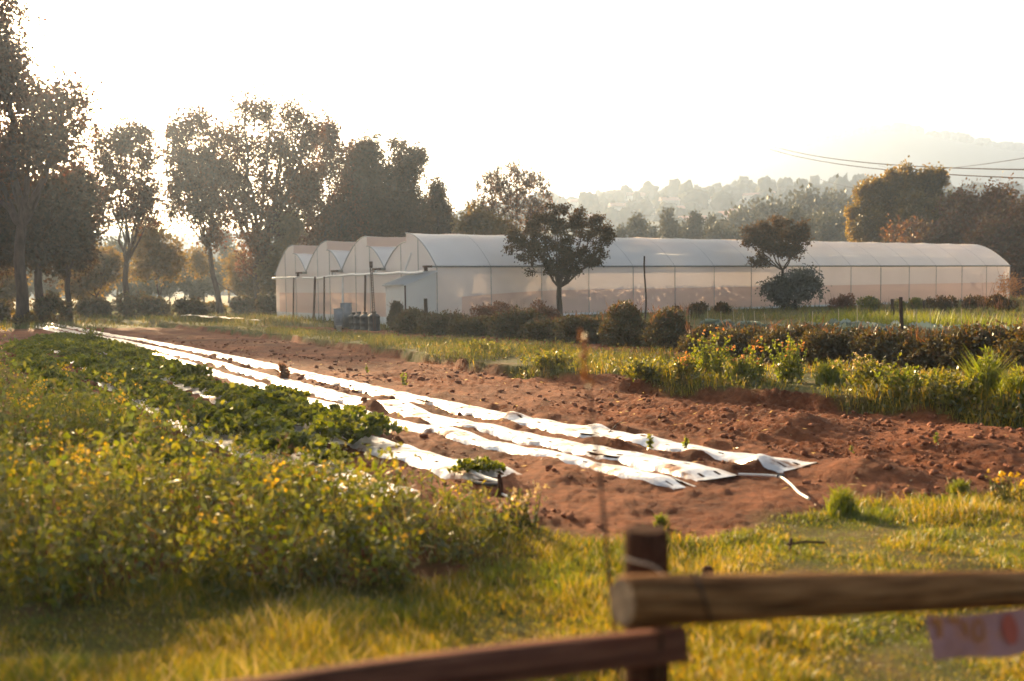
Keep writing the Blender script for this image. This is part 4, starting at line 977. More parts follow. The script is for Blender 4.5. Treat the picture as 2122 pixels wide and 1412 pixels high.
# in front of the greenhouse
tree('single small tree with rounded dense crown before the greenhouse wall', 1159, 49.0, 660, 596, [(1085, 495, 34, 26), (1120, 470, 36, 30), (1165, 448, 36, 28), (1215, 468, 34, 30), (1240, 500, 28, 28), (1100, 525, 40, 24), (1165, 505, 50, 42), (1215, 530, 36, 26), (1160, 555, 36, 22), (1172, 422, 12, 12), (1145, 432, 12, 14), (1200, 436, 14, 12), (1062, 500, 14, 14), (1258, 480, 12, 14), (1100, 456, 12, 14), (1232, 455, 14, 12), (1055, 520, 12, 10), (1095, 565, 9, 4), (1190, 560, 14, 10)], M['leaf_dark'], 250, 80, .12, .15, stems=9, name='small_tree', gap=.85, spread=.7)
tree('thin tree with a loose brownish crown rising behind the round bush', 1622, 57, 640, 560, [(1575, 485, 28, 22), (1612, 472, 32, 24), (1655, 490, 26, 24), (1600, 510, 34, 20), (1640, 515, 26, 18), (1580, 540, 22, 14), (1660, 465, 12, 10), (1548, 500, 12, 12)], M['leaf_dusk'], 170, 55, .15, .10, stems=6, name='small_tree', gap=.85, spread=.7)
tree('bushy blue green shrub standing against the greenhouse wall', 1648, 56, 642, 622, [(1620, 590, 26, 28), (1660, 580, 30, 24), (1690, 605, 22, 26), (1640, 612, 44, 24), (1600, 605, 14, 22)], M['leaf_blue'], 110, 60, .17, .10, stems=6, name='shrub', spread=.7, cat='shrub')
# right group
tree('large golden olive tree rising behind the right end of the greenhouse', 1862, 96, 640, 545, [(1868, 385, 40, 36), (1815, 415, 42, 40), (1930, 392, 48, 34), (1785, 462, 36, 36), (1870, 450, 70, 45), (1955, 440, 36, 36), (1830, 490, 60, 30), (1878, 362, 12, 20), (1850, 372, 10, 18), (1900, 378, 12, 18), (1948, 372, 12, 18), (1925, 368, 9, 14), (1790, 408, 10, 22), (1765, 455, 14, 24), (1812, 385, 8, 18)], M['leaf_olive'], 330, 80, .22, .36, stems=9, spread=.7, gap=.8)
tree('russet tree at upper right beside the golden olive tree', 2020, 90, 640, 545, [(2005, 435, 46, 32), (2062, 432, 40, 28), (1985, 480, 52, 34), (2040, 470, 50, 36)], M['leaf_red'], 170, 85, .22, .26, stems=6, spread=.7)
tree('dark russet tree at the right edge behind the greenhouse end', 2100, 84, 640, 545, [(2060, 500, 50, 36), (2105, 520, 46, 60), (2130, 470, 34, 40), (2110, 580, 40, 40), (2150, 540, 50, 70)], M['leaf_red'], 190, 90, .22, .26, stems=6, spread=.7)
tree('low russet tree between the golden olive tree and the roof', 1930, 88, 640, 560, [(1910, 490, 44, 20), (1960, 500, 46, 24), (1890, 505, 30, 14)], M['leaf_red'], 90, 80, .22, .2, stems=4, spread=.7)
# understorey among the left trees
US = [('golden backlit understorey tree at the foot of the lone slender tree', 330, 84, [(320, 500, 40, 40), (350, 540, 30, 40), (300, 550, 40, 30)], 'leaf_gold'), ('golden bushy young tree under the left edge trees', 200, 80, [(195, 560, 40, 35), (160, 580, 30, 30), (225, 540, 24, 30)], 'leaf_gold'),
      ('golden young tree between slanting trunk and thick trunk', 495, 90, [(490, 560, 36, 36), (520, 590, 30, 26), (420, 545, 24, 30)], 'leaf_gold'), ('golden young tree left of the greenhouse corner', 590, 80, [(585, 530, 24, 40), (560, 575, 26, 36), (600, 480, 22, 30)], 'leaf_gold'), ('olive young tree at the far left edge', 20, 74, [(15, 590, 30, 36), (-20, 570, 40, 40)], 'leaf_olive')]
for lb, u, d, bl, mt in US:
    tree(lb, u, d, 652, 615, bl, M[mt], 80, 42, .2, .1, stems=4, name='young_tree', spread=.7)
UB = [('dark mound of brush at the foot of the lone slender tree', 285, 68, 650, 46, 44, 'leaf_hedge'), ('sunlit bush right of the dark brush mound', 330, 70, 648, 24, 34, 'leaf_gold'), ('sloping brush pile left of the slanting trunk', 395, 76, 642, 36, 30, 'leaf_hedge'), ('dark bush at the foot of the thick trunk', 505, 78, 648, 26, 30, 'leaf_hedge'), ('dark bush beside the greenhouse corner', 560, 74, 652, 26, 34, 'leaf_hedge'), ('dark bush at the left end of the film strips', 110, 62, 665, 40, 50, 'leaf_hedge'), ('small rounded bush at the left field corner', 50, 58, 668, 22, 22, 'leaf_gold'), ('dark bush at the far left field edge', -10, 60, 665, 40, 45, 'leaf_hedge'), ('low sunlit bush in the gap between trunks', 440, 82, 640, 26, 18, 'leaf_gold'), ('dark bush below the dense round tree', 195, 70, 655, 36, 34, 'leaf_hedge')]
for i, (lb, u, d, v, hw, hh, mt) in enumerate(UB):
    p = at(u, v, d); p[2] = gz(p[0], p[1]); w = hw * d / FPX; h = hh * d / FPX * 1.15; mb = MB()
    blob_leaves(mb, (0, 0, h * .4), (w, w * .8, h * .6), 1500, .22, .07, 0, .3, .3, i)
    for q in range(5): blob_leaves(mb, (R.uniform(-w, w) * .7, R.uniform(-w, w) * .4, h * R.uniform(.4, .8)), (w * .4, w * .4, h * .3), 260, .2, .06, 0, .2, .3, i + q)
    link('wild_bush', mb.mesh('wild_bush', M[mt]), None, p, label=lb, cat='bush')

# hazy trees behind
BT = []
for k in range(4):
    e = tree('pale hazy tree far behind the greenhouse', 1400, 150, 620, 570, [[(1400, 500, 26, 40), (1395, 460, 18, 30), (1410, 530, 32, 30)], [(1400, 470, 12, 35), (1400, 510, 20, 35), (1400, 545, 26, 25)], [(1385, 500, 30, 28), (1420, 505, 30, 28), (1400, 535, 40, 25)], [(1400, 440, 9, 25), (1400, 485, 16, 35), (1400, 535, 24, 35)]][k], M['leaf_haze'], 70, 90, .55, .2, stems=4, name='distant_tree', group='hazy trees in the valley behind')
    BT.append(e)
BG = [(1240, 500, 0, 1.0, 140), (1290, 470, 1, 1.2, 150), (1315, 445, 1, 1.25, 150), (1350, 460, 0, 1.1, 160), (1382, 435, 3, 1.15, 150), (1420, 455, 0, 1.1, 165), (1440, 440, 3, 1.1, 150), (1475, 450, 1, 1.15, 160), (1500, 470, 2, 1.1, 150), (1550, 440, 2, 1.2, 190), (1588, 420, 2, 1.4, 200), (1600, 480, 0, 1.0, 150),
      (1650, 430, 3, 1.15, 150), (1665, 440, 0, 1.2, 155), (1700, 430, 0, 1.3, 180), (1695, 400, 2, 1.5, 220), (1730, 445, 2, 1.2, 160), (1760, 470, 0, 1.0, 150), (1730, 390, 0, 1.6, 250), (1270, 500, 2, 1.0, 150), (1200, 480, 0, .9, 150), (1530, 480, 2, 1.0, 150), (380, 520, 0, 1.0, 125), (350, 560, 2, .9, 120), (300, 470, 1, 1.2, 135), (420, 510, 0, 1.0, 130), (240, 500, 2, 1.0, 125), (600, 470, 0, 1.1, 130), (180, 480, 0, 1.2, 130), (470, 480, 1, 1.2, 135), (20, 520, 0, 1, 120), (75, 535, 2, 1, 112), (120, 515, 0, 1, 125), (160, 545, 2, 1, 110), (215, 530, 0, 1, 115), (275, 545, 2, 1, 112), (330, 535, 0, 1, 118), (395, 550, 2, 1, 110), (445, 540, 0, 1, 115), (500, 545, 2, 1, 112), (545, 530, 0, 1, 118), (-40, 530, 2, 1, 115), (300, 575, 2, .8, 104), (200, 570, 2, .8, 102), (100, 570, 2, .8, 104), (410, 580, 2, .8, 103)]
RH = np.array([1.7 + (586 - 425) / FPX * 150, 1.7 + (586 - 430) / FPX * 150, 1.7 + (586 - 472) / FPX * 150, 1.7 + (586 - 415) / FPX * 150])
used = set()
for u, v, k, s, d in BG:
    p = at(u, v, d); z = float(gz(p[0], p[1])); sc = (p[2] - z) / RH[k]
    lb = 'pale hazy tree in the valley behind the long greenhouse roof' if u > 1000 else 'pale hazy tree showing between the left trunks'
    gr = 'hazy trees in the valley behind' if u > 1000 else 'hazy trees behind the left trunks'
    if k not in used:
        used.add(k); o = BT[k]; o.location = (p[0], p[1], z); o.scale = (sc,) * 3; o['label'] = lb
    else:
        o = copy_thing(BT[k], (p[0], p[1], z), R.uniform(0, 6), sc, lb)
    o['group'] = gr

# ------------------------------------------------------------------ hills
def hill(name, us, vs, d, r0, r1, seed, rough, label):
    az = np.arctan((np.array(us) - 1061) / FPX); hz = [(at(u, v, d)[2]) for u, v in zip(us, vs)]
    A = np.linspace(az[0], az[-1], 260); Rr = np.linspace(r0, r1, 46); a, r = np.meshgrid(A, Rr)
    top = np.interp(a, az, hz); t = (r - r0) / (d - r0)
    z = -3 + (top + 3) * np.where(t < 1, sstep(0, 1, t), 1 - .6 * sstep(1, 1 + (r1 - d) / (d - r0), t)) + rough * fbm(a * 40, r * .02, seed, 4) * sstep(0, .3, t)
    x = r * np.tan(a); y = r
    mb = MB(); n = len(A); i = np.arange(len(Rr) - 1)[:, None] * n + np.arange(n - 1)[None]
    mb.add(np.stack([x, y, z], -1).reshape(-1, 3), np.stack([i, i + 1, i + n + 1, i + n], -1).reshape(-1, 4))
    link(name, mb.mesh(name, M['mountainside' if name == 'mountain' else 'hillside'], True), kind='structure', label=label)
    def hz_at(u, rr_):
        aa = math.atan((u - 1061) / FPX); tt = (rr_ - r0) / (d - r0); tp = np.interp(aa, az, hz)
        return np.array([rr_ * math.tan(aa), rr_, -3 + (tp + 3) * float(sstep(0, 1, tt))])
    return hz_at
M['far_wood'] = solid('far wood', [(.035, .04, .02), (.06, .06, .028), (.09, .075, .035)], .25, 1, 0, spec=0)
M['mountainside'] = solid('mountain scrub', [(.03, .035, .03), (.05, .05, .04)], .01, 1, 0, spec=0)
M['hillside'] = solid('hillside scrub', [(.05, .055, .025), (.09, .085, .04), (.14, .11, .06)], .03, .95, 0)
h1 = hill('hill', [-900, 200, 700, 1000, 1150, 1300, 1450, 1600, 1750, 1900, 2122, 2500, 3200], [540, 530, 515, 470, 450, 436, 428, 420, 414, 418, 432, 445, 480], 700, 200, 860, 3, 3, 'wooded hill slope in haze')
h2 = hill('mountain', [600, 1000, 1200, 1400, 1560, 1700, 1790, 1880, 1960, 2040, 2122, 2400, 3200], [560, 470, 420, 380, 340, 300, 281, 276, 293, 309, 320, 360, 430], 1500, 880, 1850, 18, 4, 'faint blue mountain in haze')
# trees covering the hill
def ico2():
    v, f = IV, IF
    for _ in range(2):
        v = list(map(tuple, v)); mid = {}; nf = []
        def m_(a, b):
            k = (min(a, b), max(a, b))
            if k not in mid:
                p = (np.array(v[a]) + np.array(v[b])); p /= np.linalg.norm(p); v.append(tuple(p)); mid[k] = len(v) - 1
            return mid[k]
        for a, b, c in f: x_, y_, z_ = m_(a, b), m_(b, c), m_(c, a); nf += [(a, x_, z_), (b, y_, x_), (c, z_, y_), (x_, y_, z_)]
        v = np.array(v); f = np.array(nf)
    return v, f
SV, SF = ico2()
def lump(mb, c, r, seed, mi=0):
    k = 1 + .5 * fbm(SV[:, 0] * 1.7 + seed * 3.1, SV[:, 1] * 1.7 + SV[:, 2] * 1.3 + seed, seed % 50, 3) + .12 * R.normal(size=len(SV))
    mb.add(np.asarray(c) + SV * k[:, None] * np.asarray(r), SF, mi)
mb = MB(); n = 900
for k in range(n):
    u = R.uniform(1000, 2400) if k < 520 else R.uniform(-300, 1000); r = 700 - abs(R.normal(0, 80)) if R.uniform() < .6 else R.uniform(260, 690); p = h1(u, r); s = R.uniform(.8, 1.6)
    hh = (7 if R.uniform() < .75 else 10) * s
    q_ = R.uniform(.8, 1.4); lump(mb, p + [0, 0, hh * .45], (3.2 * s * q_, 3.2 * s * q_, hh * .55), k); lump(mb, p + [1.6 * s, -1, hh * .35], (2.2 * s, 2.2 * s, hh * .36), k + 7)
link('hillside_wood', mb.mesh('hillside_wood', M['far_wood'], True), kind='stuff', label='far off scattered wood covering the hazy hill', cat='wood')
mb = MB()
for k in range(300):
    u = R.uniform(1560, 2500); p = h2(u, 1500 - abs(R.normal(0, 24))); s = R.uniform(.8, 1.9)
    lump(mb, p + [0, 0, 2.5 * s], (5 * s, 5 * s, 4.5 * s), k)
link('mountain_wood', mb.mesh('mountain_wood', M['far_wood'], True), kind='stuff', label='faint trees along the mountain crest', cat='wood')
# houses on the hill
mb = MB(); mb.box((0, 0, 2), (7, 5, 4)); hw_ = mb.mesh('wall', M['house_wall'])
mb = MB(); mb.add([(-3.8, -2.9, 4), (3.8, -2.9, 4), (3.8, 2.9, 4), (-3.8, 2.9, 4), (-3.8, 0, 5.6), (3.8, 0, 5.6)], [(0, 1, 5, 4), (2, 3, 4, 5)]); mb.add([(-3.8, -2.9, 4), (-3.8, 0, 5.6), (-3.8, 2.9, 4), (3.8, -2.9, 4), (3.8, 2.9, 4), (3.8, 0, 5.6)], [(0, 1, 2), (3, 4, 5)]); hr_ = mb.mesh('roof', M['house_roof'])
mb = MB()
for x in (-2, 2): mb.box((x, -2.52, 2.2), (1.2, .06, 1.3))
mb.box((0, -2.52, 1.05), (1.0, .06, 2.1)); hwin = mb.mesh('window', M['blackplastic'])
for i in range(22):
    u = R.uniform(1190, 1560) if i < 15 else R.uniform(1560, 2050); r = R.uniform(380, 640); p = h1(u, r)
    e = link('house', None, None, p, R.uniform(-.6, .6), R.uniform(1.0, 1.6), 'tiny pale house on the hazy hillside', 'house', 'houses on the hazy hill')
    link('wall', hw_, e); link('roof', hr_, e); link('window', hwin, e)

# ------------------------------------------------------------------ pylon and power lines
p0 = at(2150, 640, 92); p0[2] = gz(p0[0], p0[1]); top = at(2150, 300, 92)[2] - p0[2]
e = empty('power_pylon', p0, 'steel lattice power pylon cut by the right picture edge', 'pylon')
mb = MB(); w0, w1 = 1.3, .45
for sx in (-1, 1):
    for sy in (-1, 1): mb.tube([(sx * w0, sy * w0, -.2), (sx * w1, sy * w1, top)], .05, 4)
link('legs', mb.mesh('legs', M['rust']), e)
mb = MB()
for q in range(14):
    f0, f1 = q / 14, (q + 1) / 14; a = w0 + (w1 - w0) * f0; b = w0 + (w1 - w0) * f1
    for (ax, ay, bx, by) in ((-1, -1, 1, -1), (1, -1, 1, 1), (1, 1, -1, 1), (-1, 1, -1, -1)):
        mb.tube([(ax * a, ay * a, top * f0), (bx * b, by * b, top * f1)], .03, 4); mb.tube([(bx * a, by * a, top * f0), (ax * b, ay * b, top * f1)], .03, 4)
link('lattice', mb.mesh('lattice', M['rust']), e)
for zz, L in ((top - .4, 1.2), (top - 2.3, 1.3)):
    mb = MB(); mb.box((0, 0, zz), (L * 2, .14, .14)); link('cross_arm', mb.mesh('cross_arm', M['rust']), e)
for (ua, va, ub, vb, da, db, r, lb) in ((2145, 352, 1600, 303, 92, 240, .065, 'upper thick power line sagging in front of the mountain'), (2145, 370, 1590, 308, 92, 240, .06, 'lower thick power line sagging in front of the mountain'), (2140, 325, 1820, 343, 92, 300, .035, 'faint upper thin wire near the pylon'), (2140, 412, 1700, 372, 92, 260, .035, 'faint lowest thin wire crossing the golden olive tree top')):
    a = at(ua, va, da); b = at(ub, vb, db); t = np.linspace(0, 1, 30)[:, None]; pts = (b - a) * t; pts[:, 2] -= 1.3 * (4 * t[:, 0] * (1 - t[:, 0]))
    mb = MB(); mb.tube(pts, r, 5); link('power_line', mb.mesh('power_line', M['cable']), None, a, label=lb, cat='power line', group='power lines at the right')

# ------------------------------------------------------------------ hoses
def hose(name, px, r, mat, lb, lift=.02, n=24):
    g = np.array([G(u, v) for u, v in px]); t = np.linspace(0, len(g) - 1, n); pts = np.stack([np.interp(t, range(len(g)), g[:, i]) for i in range(3)], 1)
    for _ in range(2): pts[1:-1] = .25 * pts[:-2] + .5 * pts[1:-1] + .25 * pts[2:]
    pts[:, 2] = gz(pts[:, 0], pts[:, 1]) + lift + r
    o = pts[0].copy(); mb = MB(); mb.tube(pts - o, r, 8); return link(name, mb.mesh(name, mat, True), None, o, label=lb, cat='hose')
h = hose('drip_hose', [(1530, 998), (1590, 1000), (1620, 1004), (1640, 1020), (1655, 1038), (1676, 1050)], .011, M['hose'], 'pale drip hose end curling out from the film strips onto soil', .05)
c = G(1617, 1003); mb = MB(); mb.tube([np.array([-.03, 0, 0]), np.array([.03, -.012, 0])], .017, 8); j = link('connector', mb.mesh('connector', M['blackplastic']), h); j.location = (c[0] - h.location.x, c[1] - h.location.y, float(gz(c[0], c[1])) + .065 - h.location.z)
hose('drip_hose', [(968, 990), (985, 1000), (1010, 1010), (1035, 1018)], .02, M['hose'], 'grey pipe end lying by the dark stub at the thicket edge', .05)
hose('drip_hose', [(975, 1012), (1005, 1018), (1036, 1020)], .016, M['blackplastic'], 'black pipe end beside the grey pipe at the dark stub', .04)
hose('drip_hose', [(1036, 1030), (1055, 1040), (1075, 1055)], .010, M['hose'], 'thin pale tube running from the dark stub toward the lawn', .02)
g = G(1036, 1032); g[2] = gz(g[0], g[1]); mb = MB(); mb.tube([(0, 0, -.05), (.005, 0, .10), (-.005, 0, .19)], [.028, .022, .014], 8); link('wooden_stub', mb.mesh('wooden_stub', M['darkwood']), None, g, label='short dark stub sticking up at the pipe ends', cat='stake')
# twig lying on the film
g0 = G(1262, 916); g1 = G(1292, 902); mb = MB(); mb.tube([(0, 0, 0), (g1 - g0) * .5 + [0, 0, .05], (g1 - g0) + [0, 0, .06]], [.006, .005, .003], 5); mb.tube([(g1 - g0) * .5 + [0, 0, .05], (g1 - g0) * .6 + [.06, .1, .1]], [.004, .002], 4)
link('twig', mb.mesh('twig', M['oldpost']), None, g0 + [0, 0, float(gz(g0[0], g0[1])) + .1], label='dark forked twig lying on the widest film strip', cat='twig')
# stick and dry leaves on the lawn
g = G(1630, 1150); mb = MB(); mb.tube([(0, 0, .05), (.12, .02, .06), (.25, .03, .05)], .008, 5); mb.tube([(.02, 0, .0), (.03, .0, .09)], .012, 5); link('stick', mb.mesh('stick', M['oldpost']), None, (g[0], g[1], gzm(g[0], g[1])), label='broken brown stick lying on the lawn', cat='stick')

# ------------------------------------------------------------------ foreground fence
def frame(axis):
    a = axis / np.linalg.norm(axis); s = np.cross(a, [0, 0, 1]); s /= np.linalg.norm(s); return np.stack([a, s, np.cross(s, a)], 1)
pc = at(1340, 1235, 2.43); gp = float(gz(pc[0], pc[1])); FE = empty('wooden_fence', (pc[0], pc[1], gp), 'rustic wooden fence with round log rail on a dark post in the foreground', 'fence')
def fpart(name, mb, mat, loc=None, rot=None, smooth=False, parent=None):
    o = link(name, mb.mesh(name, mat, smooth)); mw = Matrix.Identity(4)
    if rot is not None:
        m3 = Matrix([list(map(float, r_)) for r_ in rot]); mw = m3.to_4x4()
    if loc is not None: mw.translation = Vector([float(q) for q in loc])
    o.parent = FE; o.matrix_parent_inverse = Matrix.Translation(-FE.location); o.matrix_basis = mw
    if parent is not None:
        o.parent = parent; o.matrix_parent_inverse = (Matrix.Translation(FE.location) @ parent.matrix_parent_inverse @ parent.matrix_basis).inverted()
    return o
# post
topz = at(1340, 1096, 2.43)[2]; mb = MB(); hh = topz - gp; n = 20
def logmesh(mb, L, r0, r1, n=24, k=30, seed=0, cap=1, bev=.006, axis=0):
    t = np.linspace(0, 1, k); th = np.arange(n) * 2 * PI / n; rr = r0 + (r1 - r0) * t; rr = rr.copy(); rr[0] -= bev; rr[-1] -= bev
    s = L * t; s[1] = bev; s[-2] = L - bev
    A, T = np.meshgrid(s, th, indexing='ij'); RR = rr[:, None] * (1 + .035 * vn(A * 4, np.cos(T) * 2 + 3, seed) + .02 * vn(A * 9, np.sin(T) * 3 + 9, seed + 1))
    v = np.stack([A, RR * np.cos(T), RR * np.sin(T)], -1)
    if axis == 2: v = v[..., [1, 2, 0]]
    i = np.arange(k - 1)[:, None] * n + np.arange(n)[None]; j = np.arange(k - 1)[:, None] * n + (np.arange(n)[None] + 1) % n
    mb.add(v.reshape(-1, 3), np.stack([i, j, j + n, i + n], -1).reshape(-1, 4), 0)
    for e_ in (0, k - 1):
        c = v[e_].mean(0); mb.add(np.concatenate([v[e_], [c]]), [(q, (q + 1) % n, n) for q in range(n)], cap)
logmesh(mb, hh + .3, .060, .057, 22, 24, 3, 0, .008, 2); fpart('post', mb, M['darkwood'], (pc[0], pc[1], gp - .3), None, True)
# log rail
La = at(1288, 1246, 2.2); Lb = at(2122, 1219, 2.78); ax = Lb - La; Lfull = np.linalg.norm(ax) * 2.6
fr_ = frame(ax); mb = MB(); logmesh(mb, Lfull, .061, .034, 28, 90, 7, 1, .007)
rail = fpart('rail', mb, [M['wood'], M['woodend']], La, fr_, True)
pe = La + ax * 2.45; mb = MB(); logmesh(mb, 1.35, .060, .057, 22, 24, 13, 0, .008, 2); fpart('post', mb, M['darkwood'], (pe[0] + .04, pe[1] + .10, float(gz(pe[0], pe[1])) - .3), None, True)
# plank
Pa = at(1421, 1334, 2.31); Pb = at(250, 1489, 2.12); ax2 = Pb - Pa; f2 = frame(ax2); L2 = np.linalg.norm(ax2) * 1.15
mb = MB(); k = 24; s = np.linspace(0, L2, k); hw2 = .040 + .004 * vn(s * 5, 0 * s, 5); bow = .012 * np.sin(s * 2.2)
sec = [(-.018, -1), (.018, -1), (.022, -.9), (.022, .9), (.018, 1), (-.018, 1), (-.022, .9), (-.022, -.9)]
v = np.array([[(s[i], a_, b_ * hw2[i] + bow[i]) for a_, b_ in sec] for i in range(k)]).reshape(-1, 3)
i0 = np.arange(k - 1)[:, None] * 8 + np.arange(8)[None]; j0 = np.arange(k - 1)[:, None] * 8 + (np.arange(8)[None] + 1) % 8
mb.add(v, np.stack([i0, j0, j0 + 8, i0 + 8], -1).reshape(-1, 4)); mb.add(v[:8], [tuple(range(8))]); mb.add(v[-8:], [tuple(range(7, -1, -1))])
fpart('plank', mb, M['plank'], Pa, f2)
# wire ties
a_ = La + (Lb - La) * .165; t = np.linspace(0, 2 * PI, 30); mb = MB(); e0 = fr_[:, 0]; e1_ = fr_[:, 1]; e2_ = fr_[:, 2]
mb.tube([a_ + e1_ * .0628 * math.cos(q) + e2_ * .0628 * math.sin(q) - e0 * (.045 * math.sin(q + .8)) for q in t], .0035, 6); fpart('wire_tie', mb, M['wire'])
mb = MB(); w_ = [at(1372, 1297, 2.27), at(1371, 1335, 2.272), at(1366, 1380, 2.30), at(1366, 1412, 2.36)]; mb.tube(w_, .004, 6); fpart('wire_tie', mb, M['wire'])
mb = MB(); r_ = .0625
def onpost(u, v): 
    p = at(u, v, 2.43); x = (p[0] - pc[0]); x = max(-.058, min(.058, x)); return np.array([pc[0] + x, pc[1] - math.sqrt(max(r_ * r_ - x * x, 0)), p[2]])
mb.tube([onpost(u, v) for u, v in ((1292, 1151), (1312, 1152), (1335, 1155), (1350, 1162), (1362, 1172), (1374, 1184))], .0032, 6); fpart('wire_tie', mb, M['palewire'])
# banner hanging on the rail
def banner():
    A = at(1893, 1266, 2.60); f = frame(ax); nx, nz = 40, 14; W, Hh = .85, .125
    s, q = np.meshgrid(np.linspace(0, 1, nx), np.linspace(0, 1, nz), indexing='ij')
    e0, e1 = f[:, 0], f[:, 1]
    if e1[1] > 0: e1 = -e1
    zz = -q * Hh * (1 + .10 * vn(s * 5, 0 * s, 3)) - .006 * np.sin(s * 9)
    xx = s * W + q * .022 * (1 - s)
    yy = .012 * np.sin(s * 16 + q * 2) * q + .008
    v = A + xx[..., None] * e0 + zz[..., None] * np.array([0, 0, 1.0]) + (yy + .03)[..., None] * e1
    mb = MB(); i = np.arange(nx - 1)[:, None] * nz + np.arange(nz - 1)[None]; mb.add((v - A).reshape(-1, 3), np.stack([i, i + 1, i + nz + 1, i + nz], -1).reshape(-1, 4))
    m, nt, out = newmat('faded printed cloth'); N = nt.nodes; Lk = nt.links
    p = N.new('ShaderNodeBsdfPrincipled'); p.inputs['Roughness'].default_value = .8; tc = N.new('ShaderNodeTexCoord'); n = N.new('ShaderNodeTexNoise'); n.inputs['Scale'].default_value = 13; n.inputs['Detail'].default_value = 2; Lk.new(tc.outputs['Object'], n.inputs[0])
    r = ramp(nt, [(.36, .17, .16, .35), (.40, .20, .20, .5), (.42, .19, .15, .6), (.40, .16, .12, .75)]); Lk.new(n.outputs[0], r.inputs[0]); Lk.new(r.outputs[0], p.inputs['Base Color']); Lk.new(p.outputs[0], out.inputs[0])
    o = link('banner', mb.mesh('banner', m, True), None, A, label='faded pink printed cloth banner hanging below the log rail', cat='banner')
    om = solid('orange print', [(.36, .12, .04), (.42, .17, .06)], 9, .8, 0); rm = solid('red print', [(.36, .08, .05), (.42, .10, .07)], 9, .8, 0)
    def onc(px, pz):     # a point just in front of the cloth, px along it, pz downwards (metres)
        s_, q_ = px / W, pz / Hh; return e0 * (px + q_ * .022 * (1 - s_)) - np.array([0, 0, 1.0]) * pz + e1 * (.012 * math.sin(s_ * 16 + q_ * 2) * q_ + .043)
    def shape(pts_, m_):
        n_ = len(pts_); c_ = np.mean([onc(*p_) for p_ in pts_], axis=0); mb = MB(); mb.add([onc(*p_) for p_ in pts_] + [c_], [(k_, (k_ + 1) % n_, n_) for k_ in range(n_)]); q_ = link('print', mb.mesh('print', m_)); q_.parent = o
    def ring(cx, cz, rx, rz, w_, m_):
        mb = MB(); T = np.linspace(0, 2 * PI, 25)[:-1]; a_ = [onc(cx + rx * math.cos(k_), cz + rz * math.sin(k_)) for k_ in T]; b_ = [onc(cx + (rx - w_) * math.cos(k_), cz + (rz - w_) * math.sin(k_)) for k_ in T]
        mb.add(a_ + b_, [(k_, (k_ + 1) % 24, 24 + (k_ + 1) % 24, 24 + k_) for k_ in range(24)]); q_ = link('print', mb.mesh('print', m_)); q_.parent = o
    shape([(.015, .008), (.06, .006), (.055, .03), (.045, .06), (.03, .062), (.035, .03), (.018, .026)], om)
    shape([(.08, .007), (.13, .010), (.128, .026), (.085, .024)], om)
    shape([(.135, .03), (.15, .012), (.16, .05), (.15, .07)], om)
    ring(.205, .052, .026, .034, .010, om)
    shape([(.325 + .032 * math.cos(k_), .05 + .045 * math.sin(k_)) for k_ in np.linspace(0, 6, 14)], rm)
banner()
# small stake behind the rail
g = G(1467, 1245); gs = float(gz(g[0], g[1])); g = at(1467, 1174, g[1]); mb = MB(); logmesh(mb, g[2] - gs + .2, .034, .030, 12, 12, 5, 0, .012, 2); link('wooden_stake', mb.mesh('wooden_stake', M['darkwood'], True), None, (g[0], g[1], gs - .2), label='small dark stake whose top shows just above the log rail', cat='stake')
# dry stalk in front
a = at(1205, 690, 2.75); b = at(1262, 1195, 2.72); dz = b - a; gs = float(gz(b[0], b[1])); c = b + dz * ((b[2] - gs) / -dz[2]); m_ = at(1240, 950, 2.74)
mb = MB(); mb.tube([c - c, b - c, m_ - c, at(1218, 800, 2.75) - c, a - c], [.007, .0062, .0052, .0046, .0025], 6); 
n = 50; tt = R.uniform(0, 1, n)[:, None]; mb.leaves((a - c) + (at(1218, 800, 2.75) - a) * tt, rand_dir(n, .6), .022, .006, 1)
link('dry_stalk', mb.mesh('dry_stalk', [M['rust'], M['rusty']]), None, c, label='single thin reddish dry stalk rising beside the fence post', cat='dry stalk')

# ------------------------------------------------------------------ haze, light, sky, camera
def haze():
    mb = MB(); mb.box((0, 0, 0), (2, 2, 2)); me = mb.mesh('haze', [])
    m, nt, out = newmat('haze'); v = nt.nodes.new('ShaderNodeVolumePrincipled'); v.inputs['Color'].default_value = (.60, .75, 1.0, 1); v.inputs['Density'].default_value = HAZE; v.inputs['Anisotropy'].default_value = .58
    nt.links.new(v.outputs[0], out.inputs['Volume']); me.materials.append(m)
    zt = 250; zb = -9
    o = link('haze', me, None, (0, 0, (zt + zb) / 2), kind='stuff', label='pale sunlit haze in the air', cat='haze'); o.scale = (2700, 2700, (zt - zb) / 2)
HAZE = .0005
haze()
sv = ray(70, 45); sv = sv / np.linalg.norm(sv); EL = math.asin(sv[2]); AZ = math.atan2(sv[0], sv[1])
print('sun elevation', math.degrees(EL), 'azimuth', math.degrees(AZ))
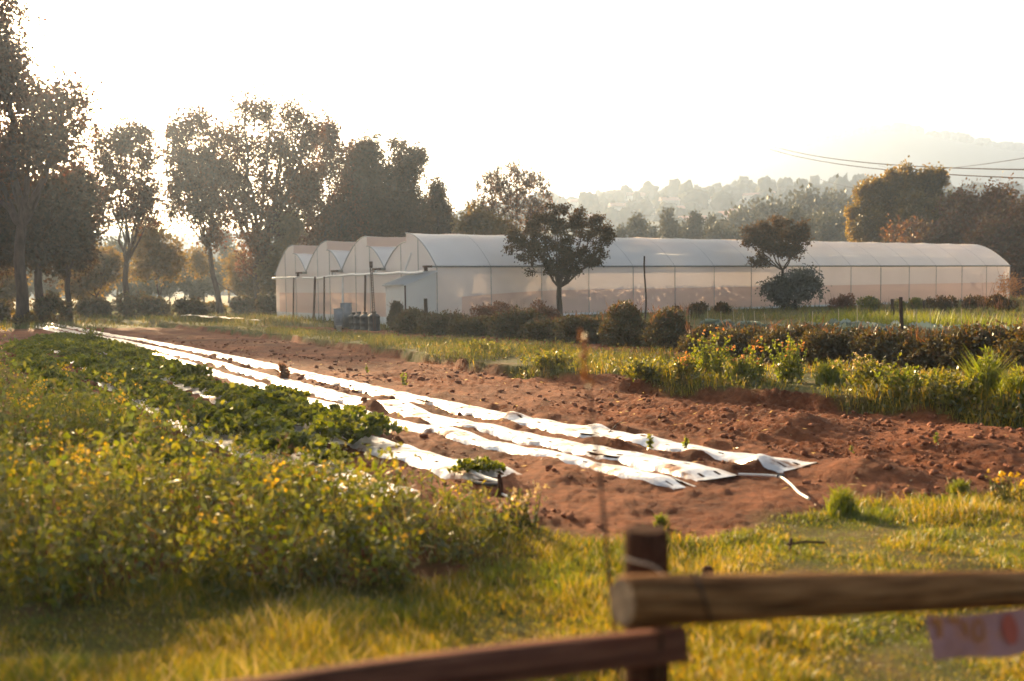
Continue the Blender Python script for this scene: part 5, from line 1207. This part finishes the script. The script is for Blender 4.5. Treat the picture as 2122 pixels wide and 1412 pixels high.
sl = bpy.data.lights.new('sun', 'SUN'); sl.energy = 5.0; sl.angle = math.radians(.5); sl.color = (1.0, .72, .40)
so = bpy.data.objects.new('sun', sl); COL.objects.link(so); so.rotation_euler = Vector([float(q) for q in sv]).to_track_quat('Z', 'Y').to_euler(); so.location = (0, 0, 60)
w = bpy.data.worlds.new('World'); scene.world = w; w.use_nodes = True; nt = w.node_tree; bg = nt.nodes['Background']
sk = nt.nodes.new('ShaderNodeTexSky'); sk.sky_type = 'NISHITA'; sk.sun_disc = False; sk.sun_elevation = EL; sk.sun_rotation = AZ; sk.air_density = 1.0; sk.dust_density = 5.0; sk.ozone_density = .3; sk.altitude = 100
tn = nt.nodes.new('ShaderNodeMix'); tn.data_type = 'RGBA'; tn.blend_type = 'MULTIPLY'; tn.inputs[0].default_value = 1; tn.clamp_result = False; tn.inputs[7].default_value = (1, .94, .87, 1)
nt.links.new(sk.outputs[0], tn.inputs[6]); nt.links.new(tn.outputs[2], bg.inputs[0]); bg.inputs[1].default_value = .072
cd = bpy.data.cameras.new('camera'); co = bpy.data.objects.new('camera', cd); COL.objects.link(co)
mw = Matrix(((_Rt[0], _Up[0], -_F[0], CAM[0]), (_Rt[1], _Up[1], -_F[1], CAM[1]), (_Rt[2], _Up[2], -_F[2], CAM[2]), (0, 0, 0, 1))); co.matrix_world = mw
cd.sensor_width = 36; cd.lens = FPX / 2122 * 36; cd.clip_start = .05; cd.clip_end = 5000
cd.dof.use_dof = True; cd.dof.focus_distance = 18.0; cd.dof.aperture_fstop = 1.25; cd.dof.aperture_blades = 7
scene.camera = co
vs = scene.view_settings; vs.view_transform = 'Standard'; vs.look = 'None'; vs.exposure = 2.15; vs.gamma = 1
cy = scene.cycles; cy.max_bounces = 8; cy.diffuse_bounces = 4; cy.glossy_bounces = 2; cy.transmission_bounces = 4; cy.transparent_max_bounces = 8; cy.volume_bounces = 1
cy.use_denoising = True; cy.denoiser = 'OPENIMAGEDENOISE'; cy.use_adaptive_sampling = True; cy.adaptive_threshold = .02; cy.sample_clamp_indirect = 6
cy.volume_step_rate = 1
